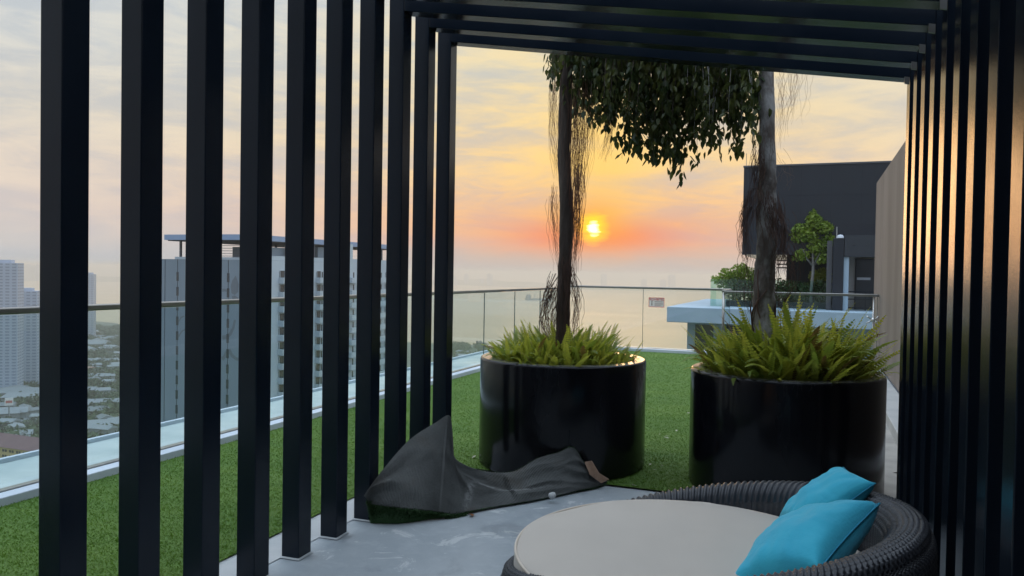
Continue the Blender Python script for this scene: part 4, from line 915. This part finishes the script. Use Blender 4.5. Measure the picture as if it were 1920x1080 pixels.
# ================================================================== APARTMENT TOWER (150 m away, behind the left posts)
def make_apartment():
    root = thing('apartment_tower', 'tall pale apartment tower with balconies and blue roof canopy behind the left posts', 'building', (-95.3, 115.85, SEA))
    z0 = -SEA; TOP = 3.0 + z0
    PIT = 2.75
    MB().box(-32.5, -0.02, 0.06, 51, 0, TOP).build('core_wall', APTD, root)
    xs = [-32.7, -29.2, -26.0, -23.2, -20.0, -16.4, -12.4, -9.6, -7.6, -3.7, 0.0]
    for i in range(10):
        MB().box(xs[i]+0.10, xs[i+1]-0.10, -0.06, 0.055, 0, TOP+0.02).build('panel', APTG, root)
    sl = MB().box(-0.28, 0.28, -0.09, -0.062, 0, 1.7).mesh('slot_window', WIN)
    for x_ in (-20.0, -7.6, -12.4):
        for f in range(16): inst('slot_window', sl, root, (x_, 0, TOP-4.2-f*PIT*1.05))
    # painted branches on the grey wall
    def stroke(pts, wd):
        m = MB(); P_ = [Vector(p) for p in pts]
        L = []; Rr = []
        for i, p in enumerate(P_):
            d = (P_[min(i+1,len(P_)-1)]-P_[max(i-1,0)]).normalized(); n_ = Vector((-d.y, d.x)); ww = wd*(1-0.5*i/len(P_)); L.append(p+n_*ww); Rr.append(p-n_*ww)
        for i in range(len(P_)-1): m.quad([(q.x, -0.075, q.y) for q in (L[i], Rr[i], Rr[i+1], L[i+1])])
        m.build('mural_branch', MURAL, root)
    T = TOP
    stroke([(-8.9,T-14.8),(-7.8,T-14.6),(-6.9,T-13.9),(-6.3,T-12.8),(-5.9,T-11.3)], 0.42)
    stroke([(-7.3,T-17.0),(-6.6,T-18.0),(-5.6,T-18.6),(-4.4,T-18.9)], 0.40)
    stroke([(-8.9,T-18.9),(-8.3,T-18.3),(-7.9,T-17.4)], 0.4); stroke([(-9.0,T-5.8),(-8.3,T-5.7),(-7.9,T-5.9)], 0.3)
    stroke([(-6.6,T-7.2),(-6.0,T-7.0),(-5.2,T-7.4)], 0.4); stroke([(-20.0,T-12.5),(-19.0,T-11.3),(-18.2,T-11.0)], 0.18); stroke([(-20.0,T-15.5),(-18.8,T-14.0),(-18.0,T-13.6)], 0.18)
    lf = MB(); lf.quad([(-6.0-1.0,-0.075,T-5.0),(-6.0-0.8,-0.075,T-6.3),(-6.0,-0.075,T-6.6),(-6.0+0.8,-0.075,T-6.0),(-6.0+0.9,-0.075,T-4.6),(-6.0+0.2,-0.075,T-2.9),(-6.0-0.6,-0.075,T-3.8)]); lf.build('mural_leaf', MURAL, root)
    # balcony side
    MB().box(0.0, 0.10, -0.06, 51, 0, TOP).build('side_wall', APTW, root)
    wme = MB().box(0.11, 0.16, -0.65, 0.65, 0, 1.55).mesh('window', WIN); fme = MB().box(0.105, 0.20, -0.78, -0.66, -0.1, 1.66).box(0.105,0.20,0.66,0.78,-0.1,1.66).box(0.105,0.2,-0.65,0.65,1.56,1.66).mesh('frame', APTW)
    bme = MB().box(0.105, 1.25, -1.30, 1.30, -0.22, -0.05).box(1.13, 1.25, -1.30, 1.30, -0.05, 0.95).box(0.105, 1.13, -1.30, -1.20, -0.05, 0.95).box(0.105,1.13,1.20,1.30,-0.05,0.95).mesh('balcony', APTW)
    rme = MB().box(0.105, 0.13, 0.75, 1.19, -0.04, 2.1).box(0.105,0.13,-1.19,-0.95,-0.04,2.1).mesh('balcony_door', WIN)
    NB = 13; NF = 15; bw = 51/NB
    low = MB()
    for f in range(44):
        zf = TOP - 3.9 - f*PIT
        if zf < 6: break
        for b_ in range(NB):
            yc = 2.0 + b_*bw
            if f < NF:
                wi = inst('window', wme, root, (0, yc, zf+0.45)); inst('frame', fme, wi)
                if b_ % 3 != 0: bo = inst('balcony', bme, root, (0, yc+0.3, zf-0.25)); inst('balcony_door', rme, bo)
            else:
                low.box(0.11, 0.16, yc-0.65, yc+0.65, zf+0.45, zf+2.0, 1)
                if b_ % 3 != 0: low.box(0.105, 1.25, yc-1.0, yc+1.6, zf-0.45, zf+0.7, 0)
    lo_ = low.build('lower_windows', [APTW, WIN], root); lo_['kind'] = 'stuff'
    # roof: parapet, plant rooms, screens, canopy on columns
    pr = MB(); pr.box(-21, -0.2, 0.2, 0.5, TOP+0.03, TOP+0.5); pr.box(-0.5, -0.2, 0.5, 50.5, TOP+0.03, TOP+0.9); pr.build('parapet', APTW, root)
    MB().box(-22, -0.9, -1.5, 52, TOP+3.72, TOP+4.75).build('canopy', BLUEG, root)
    MB().box(-21.6, -1.3, -1.0, 51.5, TOP+3.55, TOP+3.71).build('canopy_soffit', APTD, root)
    for x_ in (-20.2, -11.0, -5.2, -1.4):
        for y_ in (0.9, 9, 18, 27, 36, 45): MB().box(x_-0.18, x_+0.18, y_-0.18, y_+0.18, TOP+0.04, TOP+3.55).build('roof_column', pmat('dark_column', (0.07,0.08,0.10), None, 1, .6), root)
    MB().box(-10.4, -1.9, 4.2, 16.0, TOP+0.04, TOP+2.6).build('plant_room', APTG, root)
    MB().box(-9, -1.8, 20, 30, TOP+0.04, TOP+3.2).build('plant_room', APTG, root)
    MB().box(-3.4, 0.3, 27.0, 30.0, 0, TOP+4.2).build('lift_tower', APTW, root)
    for z_ in (0.7, 1.2, 1.7, 2.2, 2.7): MB().box(-11, -1.0, 1.4, 1.5, TOP+z_, TOP+z_+0.10).build('screen_rail', pmat('screen_grey', (0.20,0.22,0.25), None, 1, .6), root)
make_apartment()

# ================================================================== FAR TOWERS, TOWN, SHIP
def far_tower(label, az_, D, wd, dp, ztop, rot, floors, group=None, cat='building'):
    x, y = math.sin(R(az_))*D, math.cos(R(az_))*D
    root = thing('residential_tower', label, cat, (x, y, LZ), R(rot), group); h = ztop-LZ
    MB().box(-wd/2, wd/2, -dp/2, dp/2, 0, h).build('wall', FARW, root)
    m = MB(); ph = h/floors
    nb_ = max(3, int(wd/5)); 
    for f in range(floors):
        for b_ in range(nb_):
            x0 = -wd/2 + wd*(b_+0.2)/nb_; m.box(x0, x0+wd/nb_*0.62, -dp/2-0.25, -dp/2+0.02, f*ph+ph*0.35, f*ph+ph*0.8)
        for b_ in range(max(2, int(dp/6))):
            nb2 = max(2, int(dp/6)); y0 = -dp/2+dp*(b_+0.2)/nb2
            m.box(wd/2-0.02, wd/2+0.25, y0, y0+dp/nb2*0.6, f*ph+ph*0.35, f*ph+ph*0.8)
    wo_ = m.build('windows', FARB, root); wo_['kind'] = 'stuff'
    MB().box(-wd*0.3, wd*0.3, -dp*0.3, dp*0.3, h, h+3).build('roof_box', FARW, root)
    return root
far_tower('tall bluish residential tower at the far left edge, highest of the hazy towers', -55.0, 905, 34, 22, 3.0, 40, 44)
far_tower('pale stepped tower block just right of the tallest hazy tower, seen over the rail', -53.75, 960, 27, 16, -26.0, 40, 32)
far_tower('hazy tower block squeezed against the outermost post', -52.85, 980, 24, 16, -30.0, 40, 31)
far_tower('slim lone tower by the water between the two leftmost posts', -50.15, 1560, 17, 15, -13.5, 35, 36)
sk = random.Random(9)
for i in range(22):
    a_ = sk.choice((sk.uniform(-27,-23), sk.uniform(-17,-5), sk.uniform(-54,-47))); D = sk.uniform(7300, 8300)
    x, y = math.sin(R(a_))*D, math.cos(R(a_))*D; wd = sk.uniform(25, 60); h = sk.uniform(50, 135)
    o = MB().box(-wd/2, wd/2, -20, 20, 0, h).box(-wd/4, wd/4, -10, 10, h, h+8).build('skyline_block', FARW, None, loc=(x, y, SEA+2)); o.rotation_euler = (0,0,sk.uniform(0,1.5))
    tag(o, 'faint high-rise of the skyline across the strait, dissolving in haze', 'building', 'far skyline across the water')

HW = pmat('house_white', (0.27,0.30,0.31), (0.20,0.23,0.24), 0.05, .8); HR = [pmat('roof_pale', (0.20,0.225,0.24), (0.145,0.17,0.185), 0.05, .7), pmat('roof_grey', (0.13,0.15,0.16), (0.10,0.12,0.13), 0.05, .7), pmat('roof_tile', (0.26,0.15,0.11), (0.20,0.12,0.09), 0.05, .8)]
def house(x, y, wd, dp, h, rot, roof, label, group, name='house', cat='house', wall=HW, rise=None):
    root = thing(name, label, cat, (x, y, LZ), rot, group); rise = rise if rise is not None else dp*0.22
    MB().box(-wd/2, wd/2, -dp/2, dp/2, 0, h).build('wall', wall, root)
    o_ = 0.8; m = MB(); a, b_ = wd/2+o_, dp/2+o_
    m.quad([(-a,-b_,h+0.05),(a,-b_,h+0.05),(a*0.92,0,h+rise),(-a*0.92,0,h+rise)]); m.quad([(a,b_,h+0.05),(-a,b_,h+0.05),(-a*0.92,0,h+rise),(a*0.92,0,h+rise)])
    m.quad([(a,-b_,h+0.05),(a,b_,h+0.05),(a*0.92,0,h+rise)]); m.quad([(-a,b_,h+0.05),(-a,-b_,h+0.05),(-a*0.92,0,h+rise)]); m.quad([(-a,b_,h+0.04),(a,b_,h+0.04),(a,-b_,h+0.04),(-a,-b_,h+0.04)])
    m.build('roof', roof, root); return root
hr = random.Random(14)
def polar(a_, D): return math.sin(R(a_))*D, math.cos(R(a_))*D
for (a0, a1, d0, d1, n) in ((-55.6,-52.7,600,1100,34), (-50.4,-48.4,650,1650,58), (-25.8,-23.6,980,1200,8)):
    for i in range(n):
        x, y = polar(hr.uniform(a0, a1), hr.uniform(d0, d1))
        big = hr.random() < 0.10
        house(x, y, hr.uniform(28,55) if big else hr.uniform(9,18), hr.uniform(16,26) if big else hr.uniform(8,12), hr.uniform(6,9) if big else hr.uniform(3.5,9), hr.choice((0.3,0.75,-0.5,1.2))+hr.gauss(0,.1), hr.choices(HR, weights=(6,3,1))[0],
              'small hazy low-rise building in the town far below the terrace', 'low-rise buildings of the town below')
# yellow block with the maroon roof, just over the ledge
YW = pmat('yellow_render', (0.52,0.40,0.17), (0.46,0.36,0.16), 0.1, .8); MR = pmat('maroon_roof', (0.15,0.075,0.085), (0.12,0.06,0.07), 0.1, .8)
yb = house(-463, 339, 76, 15, 15.6, 0, MR, 'yellow walk-up block with maroon roof just above the pale ledge', None, 'walk_up_block', 'building', YW, 6.5)
wme = MB().box(-0.9,0.9,-7.62,-7.5,0,1.5).mesh('window', WIN)
for f in range(4):
    for i in range(24): inst('window', wme, yb, (-36+3.1*i+(0.5 if i % 2 else -0.3), 0, 12.8-f*3.4))
house(-404, 352, 26, 14, 10, 0.0, HR[0], 'white flat-topped shed beside the yellow walk-up block', None, 'shed', 'building', HW, 0.8)
house(-428, 392, 30, 14, 8, 0.2, HR[1], 'grey roofed hall behind the yellow walk-up block', None, 'hall', 'building', HW, 2.5)
for i, (a_, D, wd, dp, lab) in enumerate(((-54.4, 880, 60, 34, 'long pale warehouse roof below the hazy towers'), (-53.2, 840, 46, 26, 'second pale warehouse roof, nearer and smaller, below the hazy towers'), (-54.9, 760, 40, 22, 'white shed beside the road with the roadside sign'))):
    x, y = polar(a_, D); house(x, y, wd, dp, 9, 0.5+0.1*i, HR[0], lab, None, 'warehouse', 'warehouse', HW, 3.0)
x, y = polar(-54.55, 735); bbd = thing('roadside_sign', 'white roadside signboard on a tall pole among the town roofs', 'sign', (x, y, LZ), R(54))
MB().tube([(0,0,0),(0,0,17)], 0.5, 8).build('pole', HW, bbd); MB().box(-2.9,2.9,-0.4,0.4,17,23).build('board', pmat('sign_white', (0.75,0.75,0.74), None, 1, .6), bbd)
MB().box(-2.2,2.2,-0.5,-0.41,19,21).build('emblem', pmat('sign_red', (0.45,0.12,0.10), None, 1, .6), bbd)
# roads
RM = pmat('asphalt_road', (0.20,0.20,0.20), (0.16,0.16,0.16), 0.05, .9)
def road(pts_, wd, z_):
    P_ = [Vector(polar(*p)) for p in pts_]; Q = []
    for i in range(len(P_)-1):
        for k_ in range(8):
            t = k_/8; p0, p1, p2, p3 = P_[max(i-1,0)], P_[i], P_[i+1], P_[min(i+2,len(P_)-1)]
            Q.append(0.5*((2*p1)+(p2-p0)*t+(2*p0-5*p1+4*p2-p3)*t*t+(3*p1-p0-3*p2+p3)*t**3))
    Q.append(P_[-1]); l = []; r = []
    for i, p in enumerate(Q):
        d = (Q[min(i+1,len(Q)-1)]-Q[max(i-1,0)]).normalized(); n_ = Vector((-d.y, d.x)); l.append((*(p+n_*wd), z_)); r.append((*(p-n_*wd), z_))
    m = MB()
    for i in range(len(Q)-1): m.quad([l[i], r[i], r[i+1], l[i+1]])
    o = m.build('road', RM); o['kind'] = 'structure'
road([(-60,500),(-54,610),(-51,560),(-48,540),(-44,600)], 6, LZ+0.1)
road([(-49.9,840),(-49.4,770),(-49.3,720),(-49.0,690),(-48.4,660),(-47,640)], 5, LZ+0.14)
road([(-58,760),(-55,730),(-53,700),(-52,640)], 6, LZ+0.18)
road([(-58,960),(-54,900),(-52,830),(-50,900),(-47,1000)], 6, LZ+0.22)
# parked cars on the lot below
cr_ = random.Random(3); CW = [pmat('car_white', (0.6,0.6,0.6), None, 1, .4), pmat('car_dark', (0.1,0.1,0.11), None, 1, .4)]
lot = MB(); a_, b_, c_, d_ = polar(-50.6,585), polar(-48.2,560), polar(-48.2,605), polar(-50.6,640)
lot.quad([(*a_,LZ+0.3),(*b_,LZ+0.3),(*c_,LZ+0.3),(*d_,LZ+0.3)]); lo = lot.build('car_park', pmat('lot_asphalt', (0.15,0.15,0.155), (0.11,0.11,0.115), .05, .9)); lo['kind'] = 'structure'
for i in range(16):
    x, y = polar(cr_.uniform(-50.3,-48.5), cr_.uniform(585,612)); cm = MB(); cm.box(-2.2,2.2,-0.9,0.9,0.25,0.85); cm.hexa([(-1.3,-.85,.85),(1.2,-.85,.85),(1.2,.85,.85),(-1.3,.85,.85),(-.9,-.7,1.45),(.7,-.7,1.45),(.7,.7,1.45),(-.9,.7,1.45)])
    o = cm.build('parked_car', cr_.choice(CW), None, loc=(x, y, LZ+0.32)); o.rotation_euler = (0,0,0.9); tag(o, 'tiny parked car in the car park far below, beyond the ledge', 'car', 'cars in the car park below')
# trees of the town, one hazy mass
blobs = []
tg = random.Random(8)
for (a0, a1, d0, d1, n) in ((-56,-52.5,480,1080,150), (-50.6,-48.2,560,1800,260), (-26.2,-23.2,960,1330,60), (-66,-44,480,1700,420)):
    for i in range(n):
        x, y = polar(tg.uniform(a0,a1), tg.uniform(d0,d1)); r = tg.uniform(4, 9)
        for k_ in range(4): blobs.append((x+tg.gauss(0,r*.8), y+tg.gauss(0,r*.8), LZ+r*0.55, r, r, r*0.75))
fo = leaf_cloud('trees', blobs, 170000, 3.6, pmat('town_tree', (0.030,0.060,0.022), (0.055,0.085,0.035), 0.05, .8), None, 12)
tag(fo, 'hazy dark green trees spread among the roofs of the town below', 'trees', kind='stuff')
# cargo ship at anchor
sh = thing('cargo_ship', 'faint grey-blue cargo ship at anchor on the pale water left of the dark trunk', 'ship', (-1234, 3519, SEA), math.atan2(104, 100))
SHM = pmat('ship_hull', (0.10,0.17,0.22), None, 1, .7)
MB().hexa([(-70,-10,0.2),(66,-9,0.2),(66,9,0.2),(-70,10,0.2),(-72,-11,9),(78,-6,10),(78,6,10),(-72,11,9)]).build('hull', SHM, sh)
MB().box(-66,-46,-9,9,9.2,25).box(-62,-52,-6,6,25,30).build('deckhouse', SHM, sh)
for x_ in (-25, 5, 35): MB().tube([(x_,0,9),(x_,0,28)], 1.2, 6).build('crane_mast', SHM, sh)
MB().tube([(68,0,10),(68,0,24)], 0.8, 6).build('foremast', SHM, sh)
bo = thing('fishing_boat', 'tiny dark boat on the water near the pale blue roof corner', 'boat', (*polar(-7.9, 1650), SEA), 1.0)
MB().hexa([(-5,-1.5,0.1),(5,-1,0.1),(5,1,0.1),(-5,1.5,0.1),(-6,-2,1.6),(7,-.6,2.2),(7,.6,2.2),(-6,2,1.6)]).build('hull', SHM, bo); MB().box(-3,0,-1.2,1.2,1.65,4.2).build('cabin', SHM, bo)

# ================================================================== HAZE
hm = bpy.data.materials.new('haze_air'); hm.use_nodes = True; t = NT(hm.node_tree); t.n.clear()
pv = t.new('ShaderNodeVolumePrincipled'); pv.inputs['Color'].default_value = (0.82,0.745,0.66,1); pv.inputs['Density'].default_value = 0.00030; pv.inputs['Anisotropy'].default_value = 0.35
oo = t.new('ShaderNodeOutputMaterial'); t.l.new(pv.outputs[0], oo.inputs['Volume'])
hz = MB().box(-15800, 15800, -3000, 15800, SEA-5, 20.0).build('haze', hm)
tag(hz, 'pale evening haze over the town and the strait', 'haze', kind='stuff')
